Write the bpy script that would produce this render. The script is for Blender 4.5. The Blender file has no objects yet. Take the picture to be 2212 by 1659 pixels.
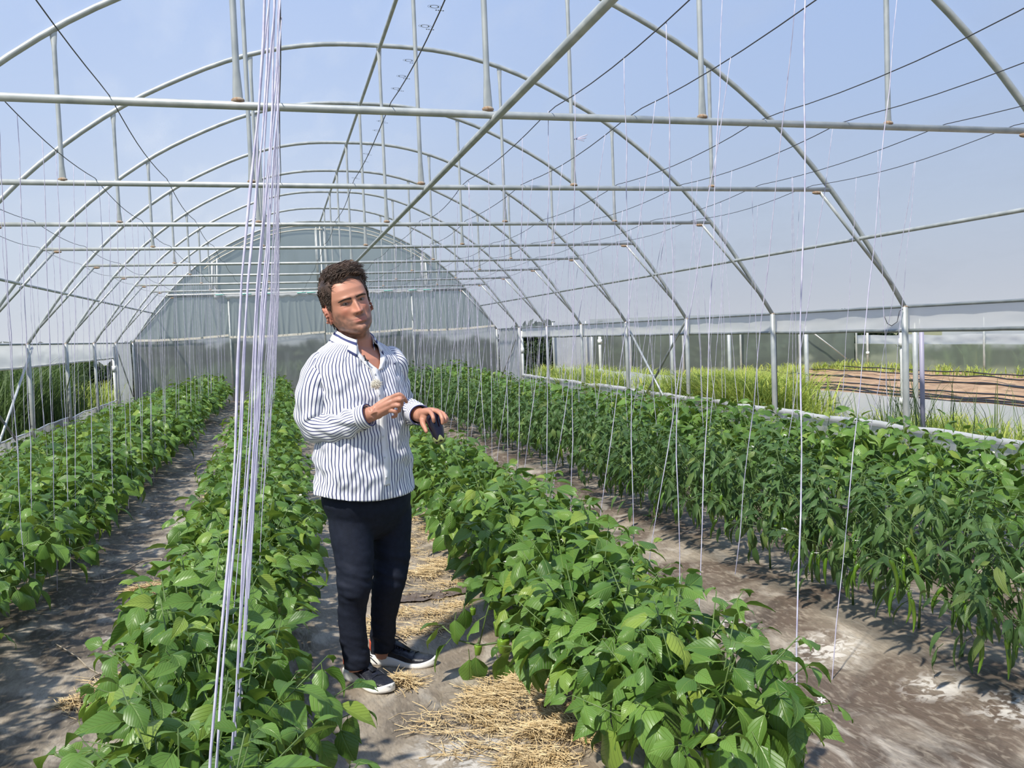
import bpy, bmesh, math, random
import numpy as np
from mathutils import Vector, Matrix, Euler, noise

# ------------------------------------------------------------------ camera, sky, sun, exposure
SC = bpy.context.scene
COL = SC.collection
CAMZ = 1.48
cam_d = bpy.data.cameras.new('camera'); cam = bpy.data.objects.new('camera', cam_d); COL.objects.link(cam)
cam_d.sensor_width = 36.0; cam_d.lens = 2042.2 / 2212 * 36.0; cam_d.clip_start = 0.05; cam_d.clip_end = 400
CR = Vector((0.9702532, -0.23892532, -0.03903114)); CU = Vector((0.0509722, 0.04400282, 0.99773022)); CF = Vector((0.23666553, 0.97004043, -0.05487243))
cam.matrix_world = Matrix(((CR.x, CU.x, -CF.x, 0), (CR.y, CU.y, -CF.y, 0), (CR.z, CU.z, -CF.z, CAMZ), (0, 0, 0, 1)))
SC.camera = cam
SC.view_settings.view_transform = 'Standard'; SC.view_settings.look = 'None'
SC.view_settings.gamma = 1.0; SC.view_settings.use_curve_mapping = False; SC.view_settings.exposure = 0.0

W = bpy.data.worlds.new('sky'); SC.world = W; W.use_nodes = True
nt = W.node_tree; nt.nodes.clear()
o = nt.nodes.new('ShaderNodeOutputWorld'); bg = nt.nodes.new('ShaderNodeBackground'); tc = nt.nodes.new('ShaderNodeTexCoord')
sp = nt.nodes.new('ShaderNodeSeparateXYZ'); cr = nt.nodes.new('ShaderNodeValToRGB')
nt.links.new(tc.outputs['Generated'], sp.inputs[0]); nt.links.new(sp.outputs['Z'], cr.inputs[0]); nt.links.new(cr.outputs[0], bg.inputs[0]); nt.links.new(bg.outputs[0], o.inputs[0])
e = cr.color_ramp.elements
e[0].position = 0.0; e[0].color = (.58, .61, .67, 1)
e[1].position = 1.0; e[1].color = (.24, .39, .78, 1)
for p_, c_ in ((.10, (.52, .61, .76)), (.22, (.42, .56, .84)), (.38, (.34, .50, .87))):
    q = e.new(p_); q.color = (*c_, 1)
bg.inputs[1].default_value = 1.0

sun_d = bpy.data.lights.new('sun', 'SUN'); sun = bpy.data.objects.new('sun', sun_d); COL.objects.link(sun)
sun_d.energy = 6.6; sun_d.angle = math.radians(2.2); sun_d.color = (1.0, .95, .85)
SUN_FROM = Vector((-0.56, -0.52, 1.06)).normalized()
sun.rotation_euler = SUN_FROM.to_track_quat('Z', 'Y').to_euler(); sun.location = (-6, -4, 9)

random.seed(7); rng = np.random.default_rng(7)
PI = math.pi

def at(x, y, depth):
    'the point seen at pixel x, y of the 2212 x 1659 frame, depth metres ahead of the camera'
    return Vector((0, 0, CAMZ)) + (CF + CR * ((x - 1106) / 2042.2) - CU * ((y - 829.5) / 2042.2)) * depth

# ------------------------------------------------------------------ materials
def mat(name, col, rough=.6, spec=.5, metal=0.0, var=None, vscale=20, bump=0, bscale=60, translucent=0.0, coords='Object', stretch=None, detail=4):
    m = bpy.data.materials.new(name); m.use_nodes = True
    t = m.node_tree; n = t.nodes; L = t.links
    b = n['Principled BSDF']; b.inputs['Roughness'].default_value = rough; b.inputs['Metallic'].default_value = metal
    b.inputs['Specular IOR Level'].default_value = spec; b.inputs['Base Color'].default_value = (*col, 1)
    tcn = n.new('ShaderNodeTexCoord'); src = tcn.outputs[coords]
    if stretch:
        mp = n.new('ShaderNodeMapping'); mp.inputs['Scale'].default_value = stretch; L.new(src, mp.inputs[0]); src = mp.outputs[0]
    if var:
        nz = n.new('ShaderNodeTexNoise'); nz.inputs['Scale'].default_value = vscale; nz.inputs['Detail'].default_value = detail
        L.new(src, nz.inputs['Vector'])
        r = n.new('ShaderNodeValToRGB'); r.color_ramp.elements[0].position = .35; r.color_ramp.elements[1].position = .68
        r.color_ramp.elements[0].color = (*col, 1); r.color_ramp.elements[1].color = (*var, 1)
        L.new(nz.outputs[0], r.inputs[0]); L.new(r.outputs[0], b.inputs['Base Color'])
    if bump:
        nb = n.new('ShaderNodeTexNoise'); nb.inputs['Scale'].default_value = bscale; nb.inputs['Detail'].default_value = 5; L.new(src, nb.inputs['Vector'])
        bp = n.new('ShaderNodeBump'); bp.inputs['Strength'].default_value = bump; bp.inputs['Distance'].default_value = .01
        L.new(nb.outputs[0], bp.inputs['Height']); L.new(bp.outputs[0], b.inputs['Normal'])
    if translucent:
        tr = n.new('ShaderNodeBsdfTranslucent'); mx = n.new('ShaderNodeMixShader'); mx.inputs[0].default_value = translucent
        tr.inputs[0].default_value = (*col, 1)
        L.new(b.outputs[0], mx.inputs[1]); L.new(tr.outputs[0], mx.inputs[2]); L.new(mx.outputs[0], n['Material Output'].inputs[0])
    return m

def film_mat(name, clear, body, streak=.25, sscale=3.0, stretch=(1, .15, 1), edge=.5, rough=.25, tint=(1, 1, 1), blur=0):
    'thin greenhouse sheet: mostly see-through, partly scattering, scuffed in streaks, hazier at a grazing angle'
    m = bpy.data.materials.new(name); m.use_nodes = True
    t = m.node_tree; n = t.nodes; L = t.links; n.clear()
    out = n.new('ShaderNodeOutputMaterial'); tr = n.new('ShaderNodeBsdfTransparent'); tr.inputs[0].default_value = (*tint, 1)
    if blur:      # cloudy sheet: what lies behind is seen out of focus
        tr = n.new('ShaderNodeBsdfRefraction'); tr.inputs['Roughness'].default_value = blur; tr.inputs['IOR'].default_value = 1.12; tr.inputs[0].default_value = (*tint, 1)
    di = n.new('ShaderNodeBsdfDiffuse'); di.inputs[0].default_value = (*body, 1)
    tl = n.new('ShaderNodeBsdfTranslucent'); tl.inputs[0].default_value = (*body, 1)
    gl = n.new('ShaderNodeBsdfGlossy'); gl.inputs['Roughness'].default_value = rough; gl.inputs[0].default_value = (.8, .8, .8, 1)
    m1 = n.new('ShaderNodeMixShader'); m1.inputs[0].default_value = .55; L.new(di.outputs[0], m1.inputs[1]); L.new(tl.outputs[0], m1.inputs[2])
    m2 = n.new('ShaderNodeMixShader'); m2.inputs[0].default_value = .06; L.new(m1.outputs[0], m2.inputs[1]); L.new(gl.outputs[0], m2.inputs[2])
    tcn = n.new('ShaderNodeTexCoord'); mp = n.new('ShaderNodeMapping'); mp.inputs['Scale'].default_value = stretch; L.new(tcn.outputs['Object'], mp.inputs[0])
    nz = n.new('ShaderNodeTexNoise'); nz.inputs['Scale'].default_value = sscale; nz.inputs['Detail'].default_value = 6; L.new(mp.outputs[0], nz.inputs['Vector'])
    mr = n.new('ShaderNodeMapRange'); mr.inputs[1].default_value = .5; mr.inputs[2].default_value = .78; mr.inputs[3].default_value = 0; mr.inputs[4].default_value = streak
    L.new(nz.outputs[0], mr.inputs[0])
    lw = n.new('ShaderNodeLayerWeight'); lw.inputs[0].default_value = .35
    ml = n.new('ShaderNodeMath'); ml.operation = 'MULTIPLY'; ml.inputs[1].default_value = edge; L.new(lw.outputs['Facing'], ml.inputs[0])
    ad = n.new('ShaderNodeMath'); ad.operation = 'ADD'; L.new(mr.outputs[0], ad.inputs[0]); L.new(ml.outputs[0], ad.inputs[1])
    ad2 = n.new('ShaderNodeMath'); ad2.operation = 'ADD'; ad2.use_clamp = True; ad2.inputs[1].default_value = 1 - clear; L.new(ad.outputs[0], ad2.inputs[0])
    mx = n.new('ShaderNodeMixShader'); L.new(ad2.outputs[0], mx.inputs[0]); L.new(tr.outputs[0], mx.inputs[1]); L.new(m2.outputs[0], mx.inputs[2])
    L.new(mx.outputs[0], out.inputs[0])
    return m

def leaf_mat(name, dark, light, trans, gloss=.38, tl=.28):
    m = bpy.data.materials.new(name); m.use_nodes = True
    t = m.node_tree; n = t.nodes; L = t.links; b = n['Principled BSDF']
    b.inputs['Roughness'].default_value = gloss; b.inputs['Specular IOR Level'].default_value = .38
    oi = n.new('ShaderNodeObjectInfo'); ge = n.new('ShaderNodeNewGeometry')
    a = n.new('ShaderNodeMath'); a.operation = 'ADD'; L.new(oi.outputs['Random'], a.inputs[0]); L.new(ge.outputs['Random Per Island'], a.inputs[1])
    fr = n.new('ShaderNodeMath'); fr.operation = 'FRACT'; L.new(a.outputs[0], fr.inputs[0])
    rp = n.new('ShaderNodeValToRGB'); L.new(fr.outputs[0], rp.inputs[0])
    rp.color_ramp.elements[0].color = (*dark, 1); rp.color_ramp.elements[1].color = (*light, 1); rp.color_ramp.elements[1].position = .9
    q = rp.color_ramp.elements.new(.985); q.color = (light[0] * 1.7, light[1] * 1.25, light[2] * 1.1, 1)
    uv = n.new('ShaderNodeUVMap'); sx = n.new('ShaderNodeSeparateXYZ'); L.new(uv.outputs[0], sx.inputs[0])
    # veins: distance to the midrib and slanting side veins
    ab = n.new('ShaderNodeMath'); ab.operation = 'ABSOLUTE'
    sb = n.new('ShaderNodeMath'); sb.operation = 'SUBTRACT'; sb.inputs[1].default_value = .5; L.new(sx.outputs[0], sb.inputs[0]); L.new(sb.outputs[0], ab.inputs[0])
    mm = n.new('ShaderNodeMath'); mm.operation = 'MULTIPLY_ADD'; mm.inputs[1].default_value = -7.0; L.new(ab.outputs[0], mm.inputs[0])
    sc = n.new('ShaderNodeMath'); sc.operation = 'MULTIPLY'; sc.inputs[1].default_value = 8.0; L.new(sx.outputs[1], sc.inputs[0]); L.new(sc.outputs[0], mm.inputs[2])
    f2 = n.new('ShaderNodeMath'); f2.operation = 'PINGPONG'; f2.inputs[1].default_value = .5; L.new(mm.outputs[0], f2.inputs[0])
    v1 = n.new('ShaderNodeMapRange'); v1.inputs[1].default_value = 0; v1.inputs[2].default_value = .12; v1.inputs[3].default_value = 1; v1.inputs[4].default_value = 0; L.new(f2.outputs[0], v1.inputs[0])
    v2 = n.new('ShaderNodeMapRange'); v2.inputs[1].default_value = .008; v2.inputs[2].default_value = .04; v2.inputs[3].default_value = 1; v2.inputs[4].default_value = 0; L.new(ab.outputs[0], v2.inputs[0])
    mxm = n.new('ShaderNodeMath'); mxm.operation = 'MAXIMUM'; L.new(v1.outputs[0], mxm.inputs[0]); L.new(v2.outputs[0], mxm.inputs[1])
    mc = n.new('ShaderNodeMixRGB'); mc.blend_type = 'MIX'; mc.inputs[2].default_value = (light[0] * 1.7, light[1] * 1.3, light[2] * 1.7, 1)
    k = n.new('ShaderNodeMath'); k.operation = 'MULTIPLY'; k.inputs[1].default_value = .28; L.new(mxm.outputs[0], k.inputs[0]); L.new(k.outputs[0], mc.inputs[0])
    L.new(rp.outputs[0], mc.inputs[1]); L.new(mc.outputs[0], b.inputs['Base Color'])
    bp = n.new('ShaderNodeBump'); bp.inputs['Strength'].default_value = .5; bp.inputs['Distance'].default_value = .004; bp.invert = True
    L.new(mxm.outputs[0], bp.inputs['Height']); L.new(bp.outputs[0], b.inputs['Normal'])
    tr = n.new('ShaderNodeBsdfTranslucent'); tr.inputs[0].default_value = (*trans, 1)
    mx = n.new('ShaderNodeMixShader'); mx.inputs[0].default_value = tl
    L.new(b.outputs[0], mx.inputs[1]); L.new(tr.outputs[0], mx.inputs[2]); L.new(mx.outputs[0], n['Material Output'].inputs[0])
    return m

M = {}
M['bell_leaf'] = leaf_mat('bell_leaf', (.050, .122, .020), (.140, .258, .046), (.28, .42, .05), tl=.2)
M['chili_leaf'] = leaf_mat('chili_leaf', (.042, .100, .026), (.098, .182, .050), (.17, .28, .05), gloss=.45, tl=.22)
M['stem'] = mat('stem_green', (.07, .13, .03), .5, var=(.12, .18, .05), vscale=30)
M['bell_fruit'] = mat('bell_fruit', (.10, .21, .018), .12, .6, var=(.18, .31, .03), vscale=14)
M['chili_fruit'] = mat('chili_fruit', (.050, .135, .010), .16, .6, var=(.13, .235, .02), vscale=12)
M['flower'] = mat('white_petal', (.8, .8, .72), .6)
M['steel'] = mat('galvanised_steel', (.37, .40, .395), .42, .5, .35, var=(.53, .55, .53), vscale=9, bump=.05, bscale=40)
M['steel_dark'] = mat('weathered_steel', (.22, .25, .25), .45, .5, .4, var=(.32, .34, .33), vscale=9)
M['rust'] = mat('rusty_weld', (.26, .15, .08), .8, var=(.42, .36, .28), vscale=60)
M['wire'] = mat('steel_wire', (.10, .10, .11), .5, .5, .5)
M['twine'] = mat('lilac_white_twine', (.50, .47, .64), .55, var=(.84, .83, .92), vscale=16, translucent=.25, stretch=(.1, .1, 3))
M['film'] = film_mat('roof_film', .875, (.70, .72, .74), streak=.16, sscale=2.0, stretch=(1, .25, 1), edge=.16)
M['film_end'] = film_mat('end_film', .28, (.33, .375, .355), streak=.16, sscale=2.5, stretch=(1, 1, .25), edge=.1, tint=(.72, .79, .76), blur=.25)
M['film_low'] = film_mat('clear_end_film', .50, (.43, .44, .41), streak=.3, sscale=5, stretch=(1, 1, .12), edge=.1, tint=(.86, .9, .88), blur=.3)
M['film_roll'] = film_mat('milky_film', .15, (.80, .81, .80), streak=.2, sscale=4, edge=.2)
M['film_side'] = film_mat('side_film', .30, (.60, .62, .62), streak=.3, sscale=5, stretch=(1, 1, .3), edge=.3)
M['green_film'] = film_mat('neighbour_film', .55, (.40, .45, .37), streak=.2, sscale=1.5, edge=.1, blur=.3)
M['film_white'] = film_mat('sunlit_white_film', .10, (.80, .82, .82), streak=.2, sscale=4, edge=.2)  # paler film body, the sun on the sheet put into its colour
M['clip'] = mat('green_clip', (.16, .50, .42), .5)
M['cream'] = mat('cream_strip', (.62, .57, .47), .6, var=(.72, .69, .60), vscale=8, bump=.3, bscale=25)
M['pvc'] = mat('white_pipe', (.72, .73, .72), .35, var=(.60, .61, .60), vscale=10)
M['black_pipe'] = mat('black_pipe', (.02, .02, .022), .4)
M['grass'] = leaf_mat('grass_blade', (.20, .30, .05), (.42, .50, .12), (.50, .60, .12), gloss=.6, tl=.4)
M['weed'] = leaf_mat('weed_leaf', (.035, .07, .02), (.12, .19, .06), (.12, .2, .05), gloss=.6)
M['hedge'] = leaf_mat('hedge_leaf', (.012, .026, .012), (.045, .075, .03), (.05, .09, .03), gloss=.6)
M['straw'] = mat('dry_straw', (.42, .29, .13), .7, var=(.70, .56, .33), vscale=30)
M['dry'] = mat('dry_vine', (.34, .29, .22), .8)
M['bark'] = mat('pale_bark', (.42, .41, .38), .8, var=(.10, .09, .08), vscale=14, stretch=(1, 1, 3))
M['print'] = mat('grey_print', (.22, .25, .30), .6)

# ------------------------------------------------------------------ mesh helpers
def mesh_np(name, V, F, uv=None, m=None, smooth=True, mi=None):
    'V (n,3), F (k,4) quads or (k,3) triangles'
    V = np.asarray(V, dtype=np.float32); F = np.asarray(F, dtype=np.int32); k, c = F.shape
    me = bpy.data.meshes.new(name)
    me.vertices.add(len(V)); me.vertices.foreach_set('co', V.ravel())
    me.loops.add(k * c); me.loops.foreach_set('vertex_index', F.ravel())
    me.polygons.add(k); me.polygons.foreach_set('loop_start', np.arange(0, k * c, c, dtype=np.int32))
    me.polygons.foreach_set('loop_total', np.full(k, c, dtype=np.int32))
    if mi is not None: me.polygons.foreach_set('material_index', np.asarray(mi, dtype=np.int32))
    me.update(calc_edges=True)
    me.polygons.foreach_set('use_smooth', np.full(k, smooth))
    if uv is not None:
        l = me.uv_layers.new(name='UVMap'); l.data.foreach_set('uv', np.asarray(uv, dtype=np.float32)[F.ravel()].ravel())
    if m is not None:
        for q in (m if isinstance(m, (list, tuple)) else [m]): me.materials.append(q)
    return me

class MB:
    'collects quads'
    def __init__(s): s.V = []; s.F = []; s.UV = []; s.n = 0
    def add(s, V, F, UV=None):
        V = np.asarray(V, dtype=float); s.V.append(V); s.F.append(np.asarray(F, dtype=int) + s.n)
        s.UV.append(np.zeros((len(V), 2)) if UV is None else np.asarray(UV, float)); s.n += len(V)
    def grid(s, P, closed=False, UV=None):
        'P (rows, cols, 3)'
        r, c = P.shape[:2]; cc = c if closed else c - 1
        i = np.arange(r - 1)[:, None] * c; j = np.arange(cc)[None, :]; j2 = (j + 1) % c
        F = np.stack([i + j, i + j2, i + c + j2, i + c + j], -1).reshape(-1, 4)
        s.add(P.reshape(-1, 3), F, None if UV is None else UV.reshape(-1, 2))
    def tube(s, pts, rad, seg=8, cap=True, flat=None):
        pts = [Vector(p) for p in pts]; n = len(pts)
        rad = [rad] * n if isinstance(rad, (int, float)) else list(rad)
        t0 = (pts[1] - pts[0]).normalized(); ref = Vector((0, 0, 1)) if abs(t0.z) < .9 else Vector((1, 0, 0))
        a = t0.cross(ref).normalized(); R = []
        for i in range(n):
            t = (pts[min(i + 1, n - 1)] - pts[max(i - 1, 0)]).normalized()
            a = (a - t * a.dot(t)).normalized(); b = t.cross(a)
            ks = range(seg)
            f = flat[i] if flat else 1.0
            R.append([pts[i] + (a * math.cos(2 * PI * k / seg) * f + b * math.sin(2 * PI * k / seg)) * rad[i] for k in ks])
        if cap:
            R = [[pts[0]] * seg] + R + [[pts[-1]] * seg]
        s.grid(np.array([[tuple(q) for q in r] for r in R]), closed=True)
    def box(s, c, h, rot=None):
        c = Vector(c); rot = rot or Matrix.Identity(3)
        v = [c + rot @ Vector((x * h[0], y * h[1], z * h[2])) for x in (-1, 1) for y in (-1, 1) for z in (-1, 1)]
        s.add([tuple(q) for q in v], [(0, 1, 3, 2), (4, 6, 7, 5), (0, 4, 5, 1), (2, 3, 7, 6), (0, 2, 6, 4), (1, 5, 7, 3)])
    def ell(s, c, r, seg=16, rings=10, rot=None):
        c = Vector(c); rot = rot or Matrix.Identity(3); P = []
        for i in range(rings + 1):
            th = PI * i / rings; P.append([tuple(c + rot @ Vector((r[0] * math.sin(th) * math.cos(2 * PI * k / seg), r[1] * math.sin(th) * math.sin(2 * PI * k / seg), r[2] * math.cos(th)))) for k in range(seg)])
        s.grid(np.array(P), closed=True)
    def mesh(s, name, m, smooth=True):
        return mesh_np(name, np.concatenate(s.V), np.concatenate(s.F), np.concatenate(s.UV), m, smooth)
    def obj(s, name, m, parent=None, smooth=True, **kw):
        return link(name, s.mesh(name, m, smooth), parent, **kw)

def link(name, data, parent=None, label=None, cat=None, group=None, kind=None, mw=None):
    o = bpy.data.objects.new(name, data); COL.objects.link(o)
    if parent is not None: o.parent = parent; o.matrix_parent_inverse = parent_inv(parent)
    if mw is not None: o.matrix_basis = mw
    if label: o['label'] = label
    if cat: o['category'] = cat
    if group: o['group'] = group
    if kind: o['kind'] = kind
    return o
PINV = {}
def parent_inv(p):
    'children are given in world space: undo the parent chain (empties are translated only)'
    k = p.name
    if k not in PINV:
        T = p.matrix_basis if p.parent is None else (PW[p.parent.name] @ p.matrix_parent_inverse @ p.matrix_basis)
        PW[k] = T.copy(); PINV[k] = T.inverted()
    return PINV[k]
PW = {}
def empty(name, loc, label, cat, group=None, rz=0):
    return link(name, None, None, label, cat, group, mw=Matrix.Translation(loc) @ Matrix.Rotation(rz, 4, 'Z'))

def fbm(x, y, s=1.0, o=3, z=0.0):
    return noise.fractal(Vector((x * s, y * s, z)), 1.0, 2.0, o)
# ------------------------------------------------------------------ ground
XC = 1.17; SH = .068; S = 2.5; Y0 = 7.6
def aY(n, X): return Y0 + S * n + SH * (X - 1.15)
ROWS = dict(r1=-2.66, r2=-1.62, r3=-.22, r4=1.22, r5=2.74, r6=4.02)
def gz(x, y):
    z = .022 * fbm(x, y, .9, 3) + .010 * fbm(x, y, 4.0, 3, 5)
    for c in ROWS.values():
        d = abs(x - c); z += .05 * math.exp(-(d / .38) ** 4)
    d2 = (x - .37) ** 2 + (y - 4.07) ** 2
    z = z * (1 - math.exp(-d2 / .16))
    return z
def frange(a, b, s): 
    n = max(1, int(round((b - a) / s))); return [a + (b - a) * i / n for i in range(n + 1)]
ys = frange(-1.5, 1.5, .3)[:-1] + frange(1.5, 6, .05)[:-1] + frange(6, 12, .1)[:-1] + frange(12, 26.2, .25)
xs = frange(-3.55, 5.95, .06)
P = np.array([[(x, y, gz(x, y)) for x in xs] for y in ys])
mb = MB(); mb.grid(P)
def ground_mat():
    m = bpy.data.materials.new('dusty_mulch_film'); m.use_nodes = True
    t = m.node_tree; n = t.nodes; L = t.links; b = n['Principled BSDF']
    tcn = n.new('ShaderNodeTexCoord'); src = tcn.outputs['Object']
    def nz(scale, det, dist=0, st=None):
        q = n.new('ShaderNodeTexNoise'); q.inputs['Scale'].default_value = scale; q.inputs['Detail'].default_value = det; q.inputs['Distortion'].default_value = dist
        if st:
            mp = n.new('ShaderNodeMapping'); mp.inputs['Scale'].default_value = st; mp.inputs['Rotation'].default_value = (0, 0, .5); L.new(src, mp.inputs[0]); L.new(mp.outputs[0], q.inputs['Vector'])
        else: L.new(src, q.inputs['Vector'])
        return q.outputs[0]
    def mr(v, a, b_, c=0., d=1.):
        q = n.new('ShaderNodeMapRange'); q.inputs[1].default_value = a; q.inputs[2].default_value = b_; q.inputs[3].default_value = c; q.inputs[4].default_value = d; L.new(v, q.inputs[0]); return q.outputs[0]
    def mix(f, a, b_):
        q = n.new('ShaderNodeMixRGB'); L.new(f, q.inputs[0])
        for i, v in ((1, a), (2, b_)):
            if isinstance(v, tuple): q.inputs[i].default_value = (*v, 1)
            else: L.new(v, q.inputs[i])
        return q.outputs[0]
    sx = n.new('ShaderNodeSeparateXYZ'); L.new(src, sx.inputs[0])
    # the black film on the left, tan dust on the middle path, brown film on the right
    base = mix(mr(sx.outputs[0], -.3, .3), (.095, .077, .058), (.23, .185, .135))
    base = mix(mr(sx.outputs[0], 1.2, 1.9), base, (.125, .092, .068))
    c = mix(mr(nz(1.3, 9, 1.4), .46, .62, 0, .85), base, (.34, .29, .225))
    c = mix(mr(nz(6, 10, .9, (1, .5, 1)), .54, .68, 0, .7), c, (.50, .45, .38))
    c = mix(mr(nz(3.1, 10, .8, (1, .35, 1)), .52, .70, 0, .75), c, (.060, .050, .040))
    c = mix(mr(nz(45, 8, .6, (1, .35, 1)), .52, .75, 0, .6), c, (.42, .36, .28))
    c = mix(mr(nz(130, 6, .3, (1, .2, 1)), .5, .8, 0, .5), c, (.05, .042, .034))
    # dried splashes of pale mud
    for (sx_, sy_, sr) in ((2.43, 3.15, .16), (2.53, 2.83, .20), (2.30, 3.72, .22), (2.05, 4.2, .2), (-.80, 5.1, .22), (.60, 3.2, .3)):
        vd = n.new('ShaderNodeVectorMath'); vd.operation = 'DISTANCE'; vd.inputs[1].default_value = (sx_, sy_, 0); L.new(src, vd.inputs[0])
        fall = mr(vd.outputs['Value'], sr, sr * .4, 0, 1); ns_ = mr(nz(19, 12, 1.0), .47, .56, 0, .85)
        mu = n.new('ShaderNodeMath'); mu.operation = 'MULTIPLY'; L.new(fall, mu.inputs[0]); L.new(ns_, mu.inputs[1]); c = mix(mu.outputs[0], c, (.62, .58, .52))
    L.new(c, b.inputs['Base Color']); b.inputs['Roughness'].default_value = .55; b.inputs['Specular IOR Level'].default_value = .35
    bp = n.new('ShaderNodeBump'); bp.inputs['Strength'].default_value = .8; bp.inputs['Distance'].default_value = .025
    L.new(nz(7, 8, 1.6, (1, .4, 1)), bp.inputs['Height']); L.new(bp.outputs[0], b.inputs['Normal'])
    return m
M['ground'] = ground_mat()
mb.obj('floor', M['ground'], kind='structure')
M['outer'] = mat('bare_earth_and_grass', (.13, .15, .06), .9, var=(.24, .22, .12), vscale=1.4, bump=.6, bscale=6)
M['soil'] = mat('red_brown_soil', (.25, .150, .085), .95, var=(.42, .285, .17), vscale=4, bump=1.0, bscale=9, detail=9)
for x0, x1, y0, y1, nm in ((-60, -3.45, -30, 90, 'ground'), (5.85, 7.35, -30, 90, 'ground'), (16.8, 90, -30, 90, 'ground'), (-3.45, 5.85, 26.2, 90, 'ground'), (7.35, 16.8, 25.6, 90, 'ground'), (-3.45, 5.85, -30, -1.5, 'ground'), (7.35, 16.8, -30, -2, 'ground')):
    mb = MB(); mb.grid(np.array([[(x, y, -.03) for x in frange(x0, x1, 4)] for y in frange(y0, y1, 4)])); mb.obj(nm, M['outer'], kind='structure')
mb = MB(); mb.grid(np.array([[(x, y, .02 + .05 * fbm(x, y, 1.2, 4) + .05 * math.sin(x * 2.6)) for x in frange(7.35, 16.8, .15)] for y in frange(-2, 25.6, .25)]))
mb.obj('soil_bed', M['soil'], label='bare red-brown soil bed inside the neighbouring tunnel', cat='soil', kind='stuff')

# ------------------------------------------------------------------ tunnel frame
PROF = [(0, 4.53), (.7, 4.50), (1.35, 4.36), (1.95, 4.12), (2.62, 3.76), (3.33, 3.22), (3.9, 2.63), (4.32, 2.08), (4.66, 1.57)]
def prof(d):
    d = abs(d)
    for (a, za), (b, zb) in zip(PROF, PROF[1:]):
        if d <= b: break
    # smooth through the table
    i = PROF.index((a, za)); p0 = PROF[i - 1] if i else (-PROF[1][0], PROF[1][1]); p3 = PROF[i + 2] if i + 2 < len(PROF) else (2 * b - a, 2 * zb - za)
    t = (d - a) / (b - a); m1 = (zb - p0[1]) / (b - p0[0]) * (b - a); m2 = (p3[1] - za) / (p3[0] - a) * (b - a)
    return (2*t**3 - 3*t**2 + 1) * za + (t**3 - 2*t**2 + t) * m1 + (-2*t**3 + 3*t**2) * zb + (t**3 - t**2) * m2
ORD = {-1: 'nearest the camera', 0: 'second from the camera', 1: 'third from the camera', 2: 'fourth from the camera', 3: 'fifth from the camera', 4: 'sixth from the camera', 5: 'seventh from the camera', 6: 'last before the end wall', 7: 'standing against the far end wall'}
BZ = 2.68
TUBE_V = None
def rod_mesh():
    'a hanger rod of unit length, flattened and flared at both ends, built once and stretched by its object'
    mb = MB(); zs = [0, .02, .06, .10, .2, .5, .8, .9, .94, .98, 1]
    fl = [1.55, 1.5, 1.3, 1.05, 1, 1, 1, 1.05, 1.3, 1.5, 1.55]; th = [.35, .4, .6, .9, 1, 1, 1, .9, .6, .4, .35]
    R = []
    for z, f, t in zip(zs, fl, th): R.append([(math.cos(2*PI*k/10) * .0165 * f, math.sin(2*PI*k/10) * .0165 * t, z) for k in range(10)])
    mb.grid(np.array(R), closed=True); return mb.mesh('hanger_rod', M['steel'])
ROD = rod_mesh()
def weld_mesh():
    mb = MB(); mb.ell((0, 0, 0), (.034, .024, .016), 10, 6); return mb.mesh('weld', M['rust'])
WELD = weld_mesh()
mbp = MB(); mbp.tube([(0, 0, 0), (0, 0, .55), (0, 0, 1)], .031, 12); POST = mbp.mesh('post', M['steel'])
for n in range(-1, 8):
    yc = aY(n, XC)
    t = empty('roof_truss', (XC, yc, 0), 'galvanised steel arch truss with tie bar, ' + ORD[n], 'truss', 'arched steel trusses along the tunnel')
    mb = MB(); ds = np.linspace(-4.66, 4.66, 49)
    r = .021 if n < 7 else .02
    mb.tube([(XC + d, aY(n, XC + d), prof(d)) for d in ds], .024, 10)
    mb.obj('arch_tube', M['steel'], t)
    mb = MB(); xl, xr = XC - 3.87, XC + 3.87
    mb.tube([(xl, aY(n, xl), BZ), (XC, aY(n, XC), BZ - .012), (xr, aY(n, xr), BZ)], .021, 10)
    mb.obj('tie_bar', M['steel'], t)
    for k in range(-2, 3):
        if n == 7: continue
        x = XC + 1.31 * k; z1 = prof(1.31 * k) - .018; z0 = BZ + .012
        link('hanger_rod', ROD, t, mw=Matrix.Translation((x, aY(n, x), z0)) @ Matrix.Diagonal((1, 1, z1 - z0, 1)))
        link('weld', WELD, t, mw=Matrix.Translation((x, aY(n, x), BZ + .018)))
    for s in (-1, 1):
        x0 = XC + s * 3.72; x1 = XC + s * 4.50; z1 = prof(4.50) - .02
        mb = MB(); mb.tube([(x0, aY(n, x0) - .03, BZ - .03), (x1, aY(n, x1) - .02, z1)], .016, 8); mb.obj('knee_brace', M['steel'], t)
        link('weld', WELD, t, mw=Matrix.Translation((x0 - s * .03, aY(n, x0) - .03, BZ - .035)) @ Matrix.Diagonal((1.6, .8, 1, 1)))
        xe = XC + s * 4.66
        link('post', POST, t, mw=Matrix.Translation((xe, aY(n, xe), -.1)) @ Matrix.Diagonal((1, 1, 1.68, 1)))
        link('weld', WELD, t, mw=Matrix.Translation((xe, aY(n, xe), 1.575)) @ Matrix.Diagonal((.95, 1.4, 1, 1)))
YA, YB = -1.0, aY(7, XC)
def rail(name, x, z, r, label, y0=YA, y1=YB, m='steel', wob=0, cat='purlin'):
    mb = MB(); ys_ = frange(y0, y1, .5) if wob else [y0, (y0 + y1) / 2, y1]
    mb.tube([(x + wob * fbm(y, x, .8, 2), y, z + wob * fbm(y, x, .9, 2, 7)) for y in ys_], r, 8); return mb.obj(name, M[m], label=label, cat=cat)
rail('ridge_purlin', XC, prof(0) - .045, .02, 'steel tube running along the top of all the arches')
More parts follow.
